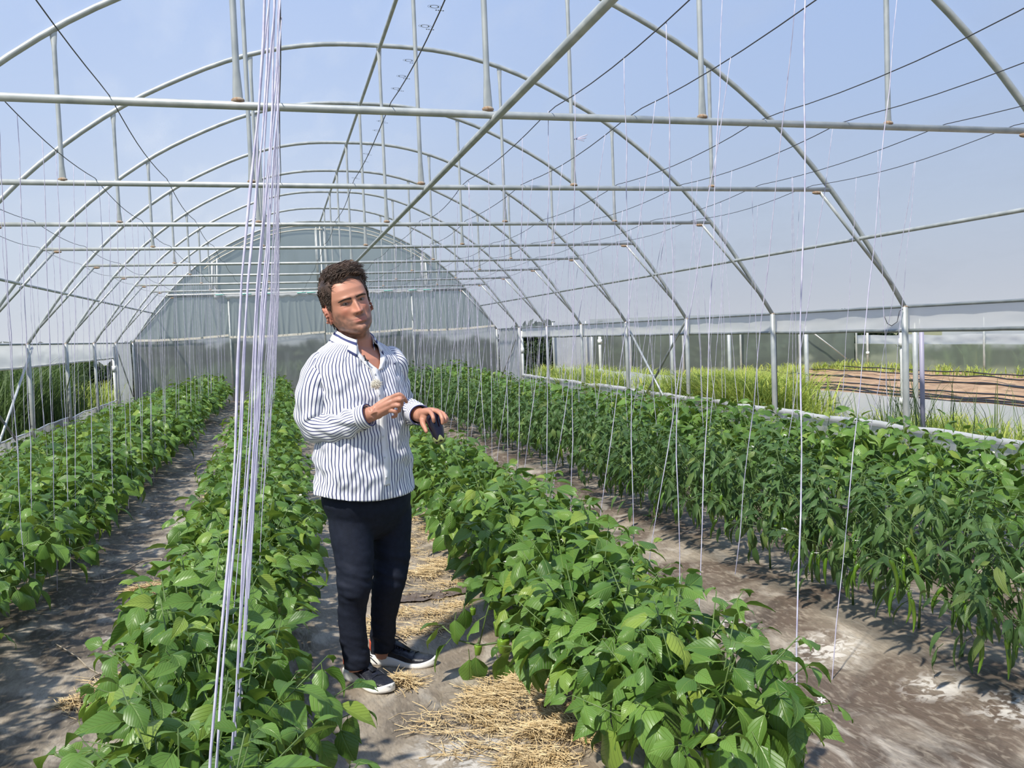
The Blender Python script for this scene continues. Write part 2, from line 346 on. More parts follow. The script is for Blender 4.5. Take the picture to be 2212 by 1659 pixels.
rail('centre_purlin', XC + .035, BZ - .035, .021, 'steel tube under the middle of the tie bars, running lengthwise')
rail('side_purlin', XC + 4.17, prof(4.17) - .06, .018, 'thin steel tube low on the roof along the soil side')
rail('side_purlin', XC - 4.13, prof(4.13) - .06, .018, 'thin steel tube low on the roof along the hedge side')
for s, nm in ((1, 'soil side'), (-1, 'hedge side')):
    x = XC + s * 4.70
    mb = MB(); mb.tube([(x, y, 1.575) for y in frange(YA, YB + .3 * s, 2.5)], .014, 8); mb.obj('eave_rail', M['steel_dark'], label='thin dark eave rail along the ' + nm, cat='rail')
# crossed wind braces between side posts
for s, a, b, m_ in ((1, (15.31, 1.55), (13.4, .1), 'steel'), (1, (12.95, 1.53), (14.95, .1), 'steel_dark'), (-1, (14.85, 1.52), (12.6, .15), 'steel'), (-1, (12.1, 1.2), (14.2, .1), 'steel_dark')):
    x = XC + s * (4.66 if s > 0 else 4.66) - s * (.04 if m_ == 'steel' else .01); mb = MB(); mb.tube([(x, a[0], a[1]), (x, b[0], b[1])], .018, 8)
    mb.obj('wind_brace', M[m_], label={(1, 'steel'): 'pale diagonal brace between two posts on the soil side', (1, 'steel_dark'): 'dark diagonal brace crossing the pale one on the soil side', (-1, 'steel'): 'pale diagonal brace rising to a post on the hedge side', (-1, 'steel_dark'): 'dark slanting bar low on the hedge side'}[(s, m_)], cat='brace')

# ------------------------------------------------------------------ roof film
mb = MB(); ds = np.linspace(-4.72, 4.72, 61); P = []
yl = frange(YA, 25.1, .25)
for y in yl:
    row = []
    for d in ds:
        x = XC + d; yy = y + SH * d
        ph = ((y - Y0) / S) % 1.0; sag = .035 * math.sin(PI * ph) * math.cos(d / 4.72 * 1.2)
        # outward offset along the profile normal
        dz = (prof(min(abs(d) + .05, 4.66)) - prof(max(abs(d) - .05, 0))) / .1 if abs(d) < 4.6 else -1.6
        nx = -dz * (1 if d > 0 else -1); L_ = math.hypot(nx, 1); off = .032 - sag
        row.append((x + nx / L_ * off, yy, prof(min(abs(d), 4.66)) + off / L_))
    P.append(row)
mb.grid(np.array(P)); mb.obj('roof_film', M['film'], kind='structure', label='clear plastic film stretched over the arches')
# scuffed creases on the film where it lies over each arch apex
# printed ring marks in a line beside the ridge
def mark_mesh():
    mb = MB()
    for ra, rb in ((.040, .0425), (.022, .030)):
        A = np.linspace(0, 2*PI, 25)
        mb.grid(np.array([[(math.cos(a) * r * 1.5, math.sin(a) * r * 1.3, 0) for a in A] for r in (ra, rb)]))
    for k in range(4): mb.box((.03 + .022 * k, .085, 0), (.007, .012, .0004))
    return mb.mesh('printed_mark', M['print'], False)
MK = mark_mesh(); y = 7.6
for i, y in enumerate([7.6, 8.2, 8.8, 9.38, 10.58, 11.17, 11.74, 12.9, 13.5, 14.1, 15.3, 15.9, 16.5, 17.7, 18.3, 18.9]):
    x = 1.55; link('printed_mark', MK, None, 'small grey ring stamp printed on the roof film beside the ridge', 'printed mark', 'ring stamps along the roof film', mw=Matrix.Translation((x, y, prof(x - XC) + .022 - .035 * math.sin(PI * (((y - Y0) / S) % 1.0)) - .004)) @ Matrix.Rotation(math.atan(.06), 4, 'Y'))

# ------------------------------------------------------------------ side walls: rolled valance above, low film below, open between
def wob(y, k, a=.012): return a * fbm(y, k, 1.1, 3)
def side(s):
    x = XC + s * 4.70; nm = 'soil side' if s > 0 else 'hedge side'; side_ = 'right' if s > 0 else 'left'
    y1 = aY(6, x) if s > 0 else aY(6, x)
    # valance
    ys_ = frange(YA, y1, .08); P = []
    zb = 1.345 if s > 0 else 1.245
    for v in np.linspace(0, 1, 8):
        P.append([(x + s * (.012 + .02 * math.sin(v * PI) * (1 + .6 * fbm(y, v * 2, 2.3, 2)) + .006 * math.sin(y * 9) * v), y, 1.585 + (zb - 1.585) * v + (wob(y, 3, .010) if v > .9 else 0) + (.012 * abs(math.sin(y * 4.2)) if v == 0 else 0)) for y in ys_])
    mb = MB(); mb.grid(np.array(P)); v_ = mb.obj('side_valance', M['film_roll'], label='milky strip of rolled-up side film under the %s eave' % nm, cat='film')
    mb = MB(); mb.tube([(x + s * .02, y, zb + wob(y, 3, .010)) for y in frange(YA, y1, .25)], .018, 8); mb.obj('roll_bar', M['steel_dark'] if s > 0 else M['cream'], v_)
    # low film
    zt = .40 if s > 0 else .32; P = []
    for v in np.linspace(0, 1, 8):
        P.append([(x + s * (.01 + .03 * v * (1 + fbm(y, v, 1.9, 2))), y, (zt + wob(y, 9, .03)) * (1 - v) - .05 * v) for y in ys_])
    mb = MB(); mb.grid(np.array(P)); f_ = mb.obj('side_skirt', M['film_side'], label='low sheet of film along the ground on the %s' % nm, cat='film')
    mb = MB(); mb.tube([(x + s * .0, y, zt + wob(y, 9, .03)) for y in frange(YA, y1, .2)], .030 if s > 0 else .014, 8); mb.obj('top_hem', M['film_roll'] if s > 0 else M['pvc'], f_)
    # closed last bay
    y0 = aY(6, x); y2 = aY(7, x); P = []
    for v in np.linspace(0, 1, 10):
        P.append([(x + s * (.015 + .02 * fbm(y * 3, v, 2, 3)), y, 1.59 * (1 - v) - .02 * v) for y in frange(y0, y2, .06)])
    mb = MB(); mb.grid(np.array(P)); mb.obj('corner_film', M['film_side'], label='milky film closing the last bay of the %s' % nm, cat='film')
    mb = MB(); mb.tube([(x - s * .02, y0 + .1, 1.5), (x - s * .02, y2 - .1, .15)], .016, 8); mb.obj('wind_brace', M['steel'], label='pale brace behind the milky corner film on the %s' % nm, cat='brace')
    mb = MB(); mb.tube([(x + s * .02, y0 - .02, -.05), (x + s * .02, y0 - .02, .6), (x + s * .02, y0 - .02, 1.5)], .032, 10)
    mb.tube([(x + s * .02, y0 - .02, .95), (x + s * .02, y0 - .02, 1.08)], .045, 10); mb.obj('crank_pipe', M['pvc'], label='white crank pipe of the roll-up side film, %s' % nm, cat='pipe')
side(1); side(-1)
# ------------------------------------------------------------------ far end wall
def endY(x): return aY(7, x) + .03
end = empty('wall_far', (XC, endY(XC), 0), 'far end wall of plastic film on steel uprights', None); end['kind'] = 'structure'
# upper sheet
mb = MB(); P = []
xs_ = np.linspace(-3.84, 3.84, 90)
for v in np.linspace(0, 1, 14):
    P.append([(XC + d, endY(XC + d) + .02 * fbm(d * .7, v * 4, 1.5, 3) + .012 * math.sin(8 * v + d * 1.5), BZ + .02 + (max(prof(d), BZ + .05) - .02 - BZ) * v) for d in xs_])
mb.grid(np.array(P)); mb.obj('upper_sheet', M['film_end'], end)
# pleated sheet between z 1.63 and 2.66
mb = MB(); P = []; xs_ = np.linspace(-4.6, 4.6, 420)
def zlim(d): return min(2.66, prof(d) - .01)
def pleat(d, v):
    k = 0
    for q, (c, sl) in enumerate(PLE): 
        u = d - c - sl * (v - .5); k += .05 * math.exp(-(u / .022) ** 2)
    return k
PLE = [(-4.0 + i * .155 + random.uniform(-.06, .06), random.uniform(-.22, .22) * (1 if i % 3 else .3)) for i in range(52)]
for v in np.linspace(0, 1, 18):
    P.append([(XC + d, endY(XC + d) - .02 - pleat(d, v) * (.35 + .65 * v), 1.62 + (zlim(d) - 1.62) * (1 - v)) for d in xs_])
mb.grid(np.array(P)); mb.obj('pleated_sheet', M['film_end'], end)
# lower clear sheet
mb = MB(); P = []
for v in np.linspace(0, 1, 12):
    P.append([(XC + d, endY(XC + d) + .01 * fbm(d * 2, v * 2, 1.5, 3), -.05 + 1.68 * v) for d in np.linspace(-4.64, 4.64, 120)])
mb.grid(np.array(P)); mb.obj('lower_sheet', M['film_low'], end)
# cream fixing strips, sagging from post to post, and the gathered head of the pleated sheet
for a, b in ((-4.6, -2.4), (-2.38, .0), (.02, 2.3), (2.32, 4.6)):
    mb = MB(); P = []
    for z in (.0, .055):
        P.append([(XC + d, endY(XC + d) - .06, 1.60 + z + .05 * ((d - a) / (b - a)) ** 2 - .05 * math.sin(PI * (d - a) / (b - a)) * .4 + .008 * fbm(d, 0, 4, 2)) for d in np.linspace(a, b, 30)])
    mb.grid(np.array(P)); mb.obj('fixing_strip', M['cream'], end)
mb = MB(); P = []
for v in np.linspace(0, 1, 6):
    P.append([(XC + d, endY(XC + d) - .07 - .03 * math.sin(v * PI), 2.70 - v * (.05 + .07 * abs(fbm(d, 4, 1.6, 3)) + .02 * math.sin(d * 23))) for d in np.linspace(-2.7, 2.9, 200)])
mb.grid(np.array(P)); mb.obj('gathered_hem', M['film_roll'], end)
for d in (-2.55, -1.9, -1.35, -.55, -.3, .35, .9, 1.7, 2.35, 2.75):
    mb = MB(); mb.box((XC + d, endY(XC + d) - .11, 2.70), (.11, .006, .012)); mb.obj('clip', M['clip'], end)
for d, z1 in ((-2.36, 2.66), (.0, 4.45), (2.33, 2.66)):
    mb = MB(); mb.tube([(XC + d, endY(XC + d) - .03, -.1), (XC + d, endY(XC + d) - .03, z1)], .024, 10); mb.obj('post', M['steel'], end)
for d in (-2.74, -2.62, 2.66, 2.78, -.1, .1):
    mb = MB(); mb.tube([(XC + d, endY(XC + d) - .05, BZ), (XC + d * .985, endY(XC + d) - .05, prof(d) - .15)], .018, 8); mb.obj('vent_frame', M['pvc'] if abs(d) > 1 else M['steel'], end)
for s in (-1, 1):
    mb = MB(); mb.grid(np.array([[(XC + s * (2.64 + .10 * u), endY(XC + s * 2.7) - .045, BZ + z) for u in (0, 1)] for z in (0, 1.0)])); mb.obj('vent_film', M['film_roll'], end)
for off, th in ((.10, .010), (.20, .014)):
    mb = MB(); mb.tube([(XC + d, endY(XC + d) - .05, prof(d) - off - .02 * abs(fbm(d, off, 2, 2))) for d in np.linspace(-2.9, 2.9, 40)], th, 6); mb.obj('arch_strip', M['cream'], end)
mb = MB(); mb.tube([(XC - 3.8, endY(XC - 3.8) - .06, BZ + .04), (XC + 3.8, endY(XC + 3.8) - .06, BZ + .04)], .02, 8); mb.obj('cross_rail', M['pvc'], end)
mb = MB()
for d in (-.13, .13): mb.tube([(XC + d, endY(XC + d) - .05, BZ), (XC + d, endY(XC + d) - .05, 4.35)], .012, 6)
mb.obj('vent_frame', M['steel'], end)

# ------------------------------------------------------------------ wires over the tie bars
WIRES = {'a': -2.20, 'b': -1.24, 'c': -.745, 'd': .065, 'e': .63, 'f': 1.53, 'g': 2.03, 'h': 2.89, 'i': 3.48, 'j': 4.24, 'k': 4.77, 'l': -2.72}
WL = {'l': 'wire nearest the hedge side', 'a': 'second wire from the hedge side', 'b': 'third wire from the hedge side', 'c': 'fourth wire from the hedge side', 'd': 'wire above the bed in front of the man', 'e': 'wire above the man\'s path, without twines',
      'f': 'first wire above the bed beside the man', 'g': 'wire above the brown path, on its near side', 'h': 'wire above the chili bed', 'i': 'third wire from the soil side', 'j': 'second wire from the soil side', 'k': 'wire nearest the soil side'}
def wz(x, y):
    ph = ((y - aY(0, x)) / S) % 1.0; k = int(math.floor((y - aY(0, x)) / S))
    return BZ + .03 - .07 * (4 * ph * (1 - ph)) * (.5 + .9 * abs(noise.noise(Vector((k * 1.7, x, 0))))) 
for k, x in WIRES.items():
    mb = MB(); mb.tube([(x + .02 * noise.noise(Vector((y * .5, x, 3))), y, wz(x, y)) for y in frange(YA, 24.9, .3)], .0028, 5)
    mb.obj('crop_wire', M['wire'], label='thin dark %s' % WL[k], cat='wire')
# ------------------------------------------------------------------ twines
mb = MB(); zs = np.linspace(0, 1, 14)
mb.tube([(.0035 * math.sin(z * 29) , .0035 * math.cos(z * 23), -z) for z in zs], [.0021 * (1 + .25 * math.sin(z * 57)) for z in zs], 5); TW = mb.mesh('hanging_twine', M['twine'])
mb = MB(); mb.tube([(.005 * math.sin(z * 17) , .004 * math.cos(z * 13), -z) for z in zs], [.0029 * (1 + .25 * math.sin(z * 37)) for z in zs], 5); TW2 = mb.mesh('hanging_twine', M['twine'])
def twine(top, bot, thick, label, group):
    top = Vector(top); bot = Vector(bot); d = top - bot; L_ = d.length
    return link('hanging_twine', TW2 if thick else TW, None, label, 'twine', group, mw=Matrix.Translation(top) @ d.to_track_quat('Z', 'Y').to_matrix().to_4x4() @ Matrix.Diagonal((1, 1, L_, 1)))
def twines(wire, bx, y0, y1, step, label, group, jit=.10, slant=0.0, skip=0.0, p2=.0):
    x = WIRES[wire]; y = y0; k = 0
    while y < y1:
        yy = y + random.uniform(-jit, jit)
        if random.random() > skip:
            b = (bx + random.uniform(-.05, .05), yy + slant + random.uniform(-.12, .12), random.uniform(.08, .25))
            twine((x, yy, wz(x, yy)), b, False, label, group)
            if random.random() < p2: twine((x, yy + .01, wz(x, yy)), (bx + random.uniform(-.1, .1), yy + random.uniform(-.5, .5), .2), False, label, group)
        y += step; k += 1
twines('d', -.20, 3.4, 24, .38, 'pale twine in the close curtain of twines before the man', 'twines above the bed in front of the man')
for y_, top in ((1.75, .055), (1.98, .058), (2.05, .06), (2.10, .064), (2.22, .06), (2.35, .065), (2.55, .068), (2.7, .07), (2.9, .064), (3.05, .07), (3.2, .066)):
    twine((top, y_ + .55, wz(.065, y_ + .5)), (-.17 - .03 * (y_ < 2.1), y_ , .35), y_ in (1.75, 2.05, 2.35), 'thick lilac twine nearest the camera in the curtain of twines', 'thick near twines')
twines('l', -2.78, 8.5, 24, .42, 'pale twine over the bed along the hedge side', 'twines above the hedge side bed', skip=.1)
twines('b', -1.32, 4.6, 24, .42, 'pale twine over the bed left of the dark path', 'twines above the second bed', skip=.15)
twines('a', -2.16, 6.0, 24, .9, 'pale twine hung from the second wire from the hedge side', 'twines on the second wire', skip=.2)
twines('f', 1.44, 3.5, 24, .55, 'pale twine over the bed beside the man', 'twines above the bed beside the man', skip=.1, p2=.25)
twines('g', 1.55, 4.0, 24, .85, 'pale twine slanting from the wire above the brown path', 'twines on the wire above the brown path', skip=.1)
twines('h', 2.98, 5.8, 24, .50, 'pale twine over the chili bed', 'twines above the chili bed', skip=.1)
twines('i', 3.1, 5.5, 24, .62, 'pale twine on the third wire from the soil side', 'twines on the third wire from the soil side', skip=.1, p2=.15)
twines('j', 4.25, 6.0, 24, .62, 'pale twine over the bed along the soil side', 'twines above the soil side bed', skip=.1, p2=.35)
twines('k', 4.5, 6.3, 24, .8, 'pale twine on the wire nearest the soil side', 'twines on the wire nearest the soil side', p2=.5)
twine(at(1741, -40, 3.5), at(1720, 1700, 3.02), True, 'long thick twine hanging past the bed beside the man, in front of the brown path', None)
twine(at(1562, -30, 4.1), at(1500, 1560, 3.6), False, 'twine hanging to the left of the long thick one, in front of the brown path', None)
twine(at(1722, -30, 3.9), at(1588, 1240, 4.3), False, 'twine slanting down-left past the top of the long thick one', None)
twine(at(1940, -20, 4.4), at(1795, 1480, 3.9), False, 'lilac twine slanting over the brown path toward the chili bed', None)
# frayed knot of twine tied to one hanger rod
mb = MB()
for k in range(6): mb.tube([at(1237, 302, 8.02), at(1248 + k, 301 - k, 8.0), at(1262 + 1.5 * k, 303 - 2.2 * k + random.uniform(-2, 2), 7.97)], .003, 4)
mb.obj('twine_knot', M['twine'], label='frayed end of twine tied round a hanger rod', cat='twine')
# ------------------------------------------------------------------ neighbouring tunnel on the soil side
NX0, NX1, NYE = 7.35, 16.8, 25.2
nb = empty('neighbour_tunnel', (12, 12, 0), 'neighbouring film tunnel with steel posts around a bare soil bed', 'tunnel')
for X, n0, n1 in ((NX0, -1, 7), (NX1, -1, 7)):
    for n in range(n0, n1):
        y = Y0 + .2 + 2.4 * n - (.4 if X == NX0 else 0)
        link('post', POST, nb, mw=Matrix.Translation((X, y, -.1)) @ Matrix.Diagonal((1, 1, 1.5, 1)))
def skirt(X, s, z0, z1, m, nm, ya=-2, yb=NYE):
    mb = MB(); mb.grid(np.array([[(X + .03 * fbm(y * 2, v, 1.2, 3) + s * .02 * v, y, (z1 + .03 * fbm(y, X, .8, 2)) * (1 - v) + z0 * v) for y in frange(ya, yb, .12)] for v in np.linspace(0, 1, 7)])); return mb.obj(nm, m, nb)
skirt(NX0 + .05, 1, -.03, .50, M['film_white'], 'low_film')
skirt(NX1, 1, -.03, .74, M['green_film'], 'far_film'); skirt(NX1 + .05, 1, .72, .98, M['film_white'], 'far_film')
mb = MB(); mb.grid(np.array([[(x, NYE + .03 * fbm(x, v * 2, 1.2, 3), 1.75 * v) for x in frange(NX0 + 1.1, NX1, .15)] for v in np.linspace(0, 1, 8)])); mb.obj('end_film', M['green_film'], nb)
mb = MB(); mb.grid(np.array([[(x, NYE - .05 + .04 * fbm(x * 3, v * 2, 1.2, 3), 1.7 * v) for x in frange(NX0, NX0 + 1.1, .08)] for v in np.linspace(0, 1, 8)])); mb.obj('corner_film', M['film_roll'], nb)
for x in (NX0, NX0 + .95, 9.6, 11.2, 13.0, 14.9, NX1):
    link('post', POST, nb, mw=Matrix.Translation((x, NYE - .1, -.1)) @ Matrix.Diagonal((1, 1, 1.8, 1)))
mb = MB(); mb.tube([(14.9, NYE - .2, 1.4), (16.4, NYE - .2, .3)], .02, 6); mb.obj('brace', M['pvc'], nb)
for (x, y) in ((NX0 - .06, 9.95), (NX1 - .1, 24.4), (NX0 + .1, 21.5)):
    mb = MB(); mb.tube([(x, y, -.05), (x, y, 1.0), (x, y, 1.4)], .036, 10); mb.tube([(x, y, 1.12), (x, y, 1.22)], .055, 10); mb.tube([(x, y, .42), (x, y, .5)], .05, 10)
    mb.obj('crank_pipe', M['pvc'], nb)
for k, (x, y0_, y1_) in enumerate(((9.0, 2, 24), (9.35, 3, 23.5), (10.2, 2, 24.4), (10.5, 2, 24.4), (11.5, 2, 24.5), (11.9, 4, 24.5), (12.8, 2, 24.6), (13.5, 2, 24.6), (14.6, 2, 24.6), (15.3, 2, 24.6))):
    mb = MB(); mb.tube([(x + .22 * fbm(y, x, .35, 3), y, .10 + .05 * fbm(y, x, .8, 2) + .05 * math.sin(x * 2.6)) for y in frange(y0_, y1_, .4)], .016, 5)
    mb.obj('drip_line', M['black_pipe'], label='black drip irrigation line lying on the bare soil', cat='hose', group='drip lines on the bare soil')
# a further tunnel edge beyond, white band
mb = MB(); mb.grid(np.array([[(20.5 + .1 * fbm(y, v, .8, 2), y, .5 + .75 * v) for y in frange(0, 26, .5)] for v in np.linspace(0, 1, 4)])); mb.obj('far_tunnel_film', M['film_roll'], label='white film band of a tunnel beyond the soil bed', cat='film')
mb = MB(); mb.tube([(6.02, 10.72, -.05), (6.02, 10.72, .8), (6.02, 10.72, 1.4)], .022, 8); mb.obj('black_pole', M['black_pipe'], label='thin black pole standing just outside behind a steel post', cat='pole')
mb = MB(); mb.tube([(6.3, 8.3, -.05), (6.3, 8.3, .8), (6.3, 8.3, 1.4)], .024, 8); mb.obj('grey_pole', mat('lilac_grey_steel', (.30, .29, .38), .5), label='lilac-grey pole outside beside the white crank pipe', cat='pole')
# wire hook hanging at the eave
mb = MB(); mb.tube([at(1950, 668, 9.02), at(1943, 672, 9.0), at(1938, 695, 9.0), at(1926, 704, 9.0), at(1917, 699, 9.0), at(1910, 682, 9.0)], .004, 5); mb.obj('wire_hook', M['wire'], label='bent wire hanging from the eave next to a steel post', cat='wire')
# left: strip of a tunnel wall and pale trunk
mb = MB(); mb.grid(np.array([[(-5.6 + .03 * fbm(y, v, 2, 2), y, 1.9 * v) for y in frange(0, 17.5, .4)] for v in np.linspace(0, 1, 6)])); mb.obj('hedge_side_film', M['film_side'], label='grey film wall of another tunnel outside the hedge side', cat='film')
mb = MB(); mb.tube([(-5.3, 19.3, -.1), (-5.25, 19.3, 1.2), (-5.2, 19.35, 2.8), (-5.1, 19.3, 4.2)], [.10, .09, .08, .06], 10); mb.obj('birch_trunk', M['bark'], label='pale tree trunk among weeds outside the hedge side', cat='tree')
for (x, y) in ((-5.0, 13.1), ):
    mb = MB(); mb.tube([(x, y, -.05), (x, y, .8), (x, y, 1.5)], .04, 10); mb.tube([(x, y, 1.05), (x, y, 1.2)], .06, 10); mb.obj('crank_pipe', M['pvc'], label='white crank pipe outside on the hedge side', cat='pipe')

# ------------------------------------------------------------------ weeds, grass, hedges
def blades(n, xr, yr, h, hv, w, m, name, label, bend=.5, clump=None, cat='grass', hf=None):
    V = []; F = []; UV = []
    cl = [(random.uniform(*xr), random.uniform(*yr)) for _ in range(clump)] if clump else None
    B = np.zeros((n, 8, 3)); 
    for i in range(n):
        if cl and random.random() < .85:
            c = random.choice(cl); x = c[0] + random.gauss(0, .12); y = c[1] + random.gauss(0, .14)
        else: x = random.uniform(*xr); y = random.uniform(*yr)
        L_ = h * random.uniform(1 - hv, 1 + hv) * (hf(x, y) if hf else 1); a = random.uniform(0, 2*PI); bd = random.uniform(.1, bend) * L_; ww = w * random.uniform(.6, 1.3)
        dx, dy = math.cos(a), math.sin(a); px, py = -dy, dx
        for k, (t, wk) in enumerate(((0, .6), (.4, 1), (.75, .7), (1, .08))):
            cx_, cy_, cz_ = x + dx * bd * t * t, y + dy * bd * t * t, L_ * (t - .35 * t ** 3 * bend)
            B[i, 2*k] = (cx_ - px * ww * wk, cy_ - py * ww * wk, cz_); B[i, 2*k+1] = (cx_ + px * ww * wk, cy_ + py * ww * wk, cz_)
    base = (np.arange(n) * 8)[:, None, None]; f = np.array([[0, 1, 3, 2], [2, 3, 5, 4], [4, 5, 7, 6]])[None]
    uv = np.tile(np.array([[.3, 0], [.7, 0], [.3, .4], [.7, .4], [.3, .75], [.7, .75], [.45, 1], [.55, 1]]), (n, 1))
    link(name, mesh_np(name, B.reshape(-1, 3), (base + f).reshape(-1, 4), uv, m), None, label, cat, None, 'stuff')
blades(6500, (6.1, 7.25), (11.3, 14.2), .82, .4, .009, M['grass'], 'tall_grass', 'bright yellow-green tall grass between the two tunnels', .9, 26)
blades(5000, (6.0, 7.9), (14, 24.5), .62, .4, .011, M['grass'], 'tall_grass', 'bright grass patch farther along between the tunnels', .8, 40)
blades(2600, (6.05, 7.2), (5.5, 11.3), .42, .5, .007, M['grass'], 'tall_grass', 'sparse grass clumps at the foot of the neighbouring tunnel film', .8, 14)
blades(170, (6.1, 7.2), (6.5, 11), .85, .3, .004, M['weed'], 'weed_stalks', 'thin dark weed stalks in front of the white low film', .5, 6, 'weed')
blades(1300, (7.6, 16.5), (23.2, 25), .3, .5, .012, M['grass'], 'tall_grass', 'grass fringe along the far end of the bare soil', .8, 40)
blades(1800, (15.2, 16.7), (8, 24), .25, .5, .012, M['grass'], 'tall_grass', 'grass fringe along the far side of the bare soil', .8, 50)
blades(1200, (17.2, 20), (8, 24), .9, .4, .014, M['weed'], 'weed_stalks', 'grass behind the far film of the neighbouring tunnel', .8, 40, 'weed')
blades(8500, (-5.3, -3.75), (8, 22.5), 1.2, .45, .010, M['weed'], 'weed_stalks', 'tall dark weeds outside the hedge side opening', .6, 40, 'weed')
blades(900, (-5.0, -3.75), (20.5, 24.5), .75, .4, .011, M['grass'], 'tall_grass', 'yellow-green grass outside the hedge side near the far corner', .7, 25)
blades(3500, (-3.2, 5.6), (26.0, 28.8), .9, .5, .014, M['weed'], 'weed_stalks', 'weeds behind the clear film of the end wall', .7, 60, 'weed')

def leaf_cloud(n, size, box, shell=None):
    'n small leaf blades spread over an ellipsoid'
    d = rng.normal(size=(n, 3)); d /= np.linalg.norm(d, axis=1)[:, None]; d[:, 2] = np.abs(d[:, 2]) * 1.0 - .15
    r = rng.uniform(.75, 1.05, n)[:, None] * (1 + .22 * np.sin(d[:, :1] * 7 + 1) * np.cos(d[:, 2:3] * 6) + .12 * np.sin(d[:, 1:2] * 13))
    c = d * r * np.array(box)
    a = rng.normal(size=(n, 3)); a /= np.linalg.norm(a, axis=1)[:, None]; b = np.cross(a, rng.normal(size=(n, 3))); b /= np.linalg.norm(b, axis=1)[:, None]
    s = size * rng.uniform(.6, 1.4, n)[:, None]
    V = np.stack([c - a * s, c + b * s * .45, c + a * s, c - b * s * .45], 1)
    F = (np.arange(n) * 4)[:, None] + np.arange(4)[None]
    uv = np.tile(np.array([[.5, 0], [1, .5], [.5, 1], [0, .5]]), (n, 1))
    return V.reshape(-1, 3), F, uv
HB = []
for k in range(3):
    V, F, uv = leaf_cloud(5200, .085, (1.25, 1.1, 1.0)); V[:, 2] += .35; HB.append(mesh_np('foliage', V, F, uv, M['hedge'], False))
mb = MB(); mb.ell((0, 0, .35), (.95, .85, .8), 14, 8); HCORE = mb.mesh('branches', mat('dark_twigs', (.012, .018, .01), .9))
def bush(name, x, y, sx, sz, k, label, group, m=None):
    t = empty(name, (x, y, 0), label, 'bush', group, rz=k * 1.3)
    for me, nm in ((HB[k % 3], 'foliage'), (HCORE, 'branches')):
        link(nm, me, t, mw=t.matrix_basis @ Matrix.Diagonal((sx, sx, sz, 1)))
for i, (x, y, sx, sz) in enumerate([(-3.5, 30.5, 1.5, 1.25), (-1.2, 31.5, 1.5, 1.15), (1.2, 30.5, 1.4, 1.1), (3.6, 31.5, 1.6, 1.2), (6.0, 31, 1.5, 1.0), (8.4, 30, 1.4, 1.35), (10.8, 31, 1.6, 1.2), (13.6, 31.5, 1.6, 1.25), (16.4, 31, 1.6, 1.25), (19.5, 30, 1.6, 1.3)]):
    bush('hedge_bush', x, y, sx, sz, i, 'dark leafy bush behind the far end of the tunnels', 'bushes behind the far end of the tunnels')
for i, (x, y, sx, sz) in enumerate([(-6.9, 13.0, 1.0, .95), (-6.9, 15.9, 1.1, 1.0), (-6.6, 18.8, 1.1, 1.15), (-6.6, 21.8, 1.2, 1.25), (-6.6, 25.0, 1.3, 1.25), (-6.2, 28.4, 1.3, 1.2)]):
    bush('hedge_bush', x, y, sx, sz, i + 1, 'dark leafy bush seen through the hedge side opening', 'bushes along the hedge side')
for i, (x, y, sx, sz) in enumerate([(7.7, 26.2, .75, .85), (6.7, 25.6, .6, .85)]):
    bush('hedge_bush', x, y, sx, sz, i, 'dark bush %s outside the far soil side corner' % ('farther out' if i == 0 else 'close to the film'), None)
for i, (x, y) in enumerate([(22.5, 8), (23, 12), (22.5, 16), (23, 20), (22, 24)]):
    bush('hedge_bush', x, y, 1.6, .8, i, 'dark bush beyond the tunnels on the soil side', 'bushes beyond the soil side')

# ------------------------------------------------------------------ pepper plants
def leaf_tpl(L_, Wd, fold, droop, wave, tw, pet, nr=6, cols=4, acum=.0, side_curl=.0):
    'leaf along +X from the origin, petiole first; returns V, F, uv'
    V = []; UV = []
    xs_ = np.linspace(0, 1, nr + 1)
    def wd(t):
        w = (math.sin(PI / 2 * min(1, t / .36)) ** .8 if t < .36 else (1 - ((t - .36) / .64) ** 1.55) ** 1.15) if 0 < t < 1 else 0
        if t > .75: w *= 1 - acum * (t - .75) * 1.2
        return max(w, .03)
    px, pz, ang = pet, pet * .15, .25; pos = [(px, pz)]
    for i in range(nr):
        ang -= droop / nr; px += L_ / nr * math.cos(ang); pz += L_ / nr * math.sin(ang); pos.append((px, pz))
    for i, t in enumerate(xs_):
        w = wd(t) * Wd / 2
        for j in range(cols + 1):
            u = (j / cols) * 2 - 1; y = u * w
            z = pos[i][1] + abs(y) * fold - side_curl * y * y / max(Wd, .01) * 4 + wave * Wd * math.sin(t * 9 + (2 if u > 0 else 0)) * abs(u) + tw * y * t
            V.append((pos[i][0] - abs(u) * w * .0, y, z)); UV.append((.5 + u * .5 * wd(t), t))
    c = cols + 1
    F = [(i * c + j, (i + 1) * c + j, (i + 1) * c + j + 1, i * c + j + 1) for i in range(nr) for j in range(cols)]
    b = len(V); r = max(.0011, L_ * .014)
    for (x, z) in ((0, 0), (pet, pet * .15)):
        for k in range(3): V.append((x, r * math.cos(k * 2.094), z + r * math.sin(k * 2.094))); UV.append((.5, .02))
    F += [(b + k, b + (k + 1) % 3, b + 3 + (k + 1) % 3, b + 3 + k) for k in range(3)]
    return np.array(V), np.array(F), np.array(UV)
BT = [leaf_tpl(.125, .074, .30, .8, .05, .1, .035, acum=.9), leaf_tpl(.125, .080, .18, 1.3, .07, -.15, .035, acum=1, side_curl=.25), leaf_tpl(.135, .070, .45, .5, .03, .2, .035, acum=1), leaf_tpl(.115, .078, .10, 1.0, .08, -.1, .035, acum=.8, side_curl=.4), leaf_tpl(.13, .072, .35, 1.7, .06, .15, .035, acum=1)]
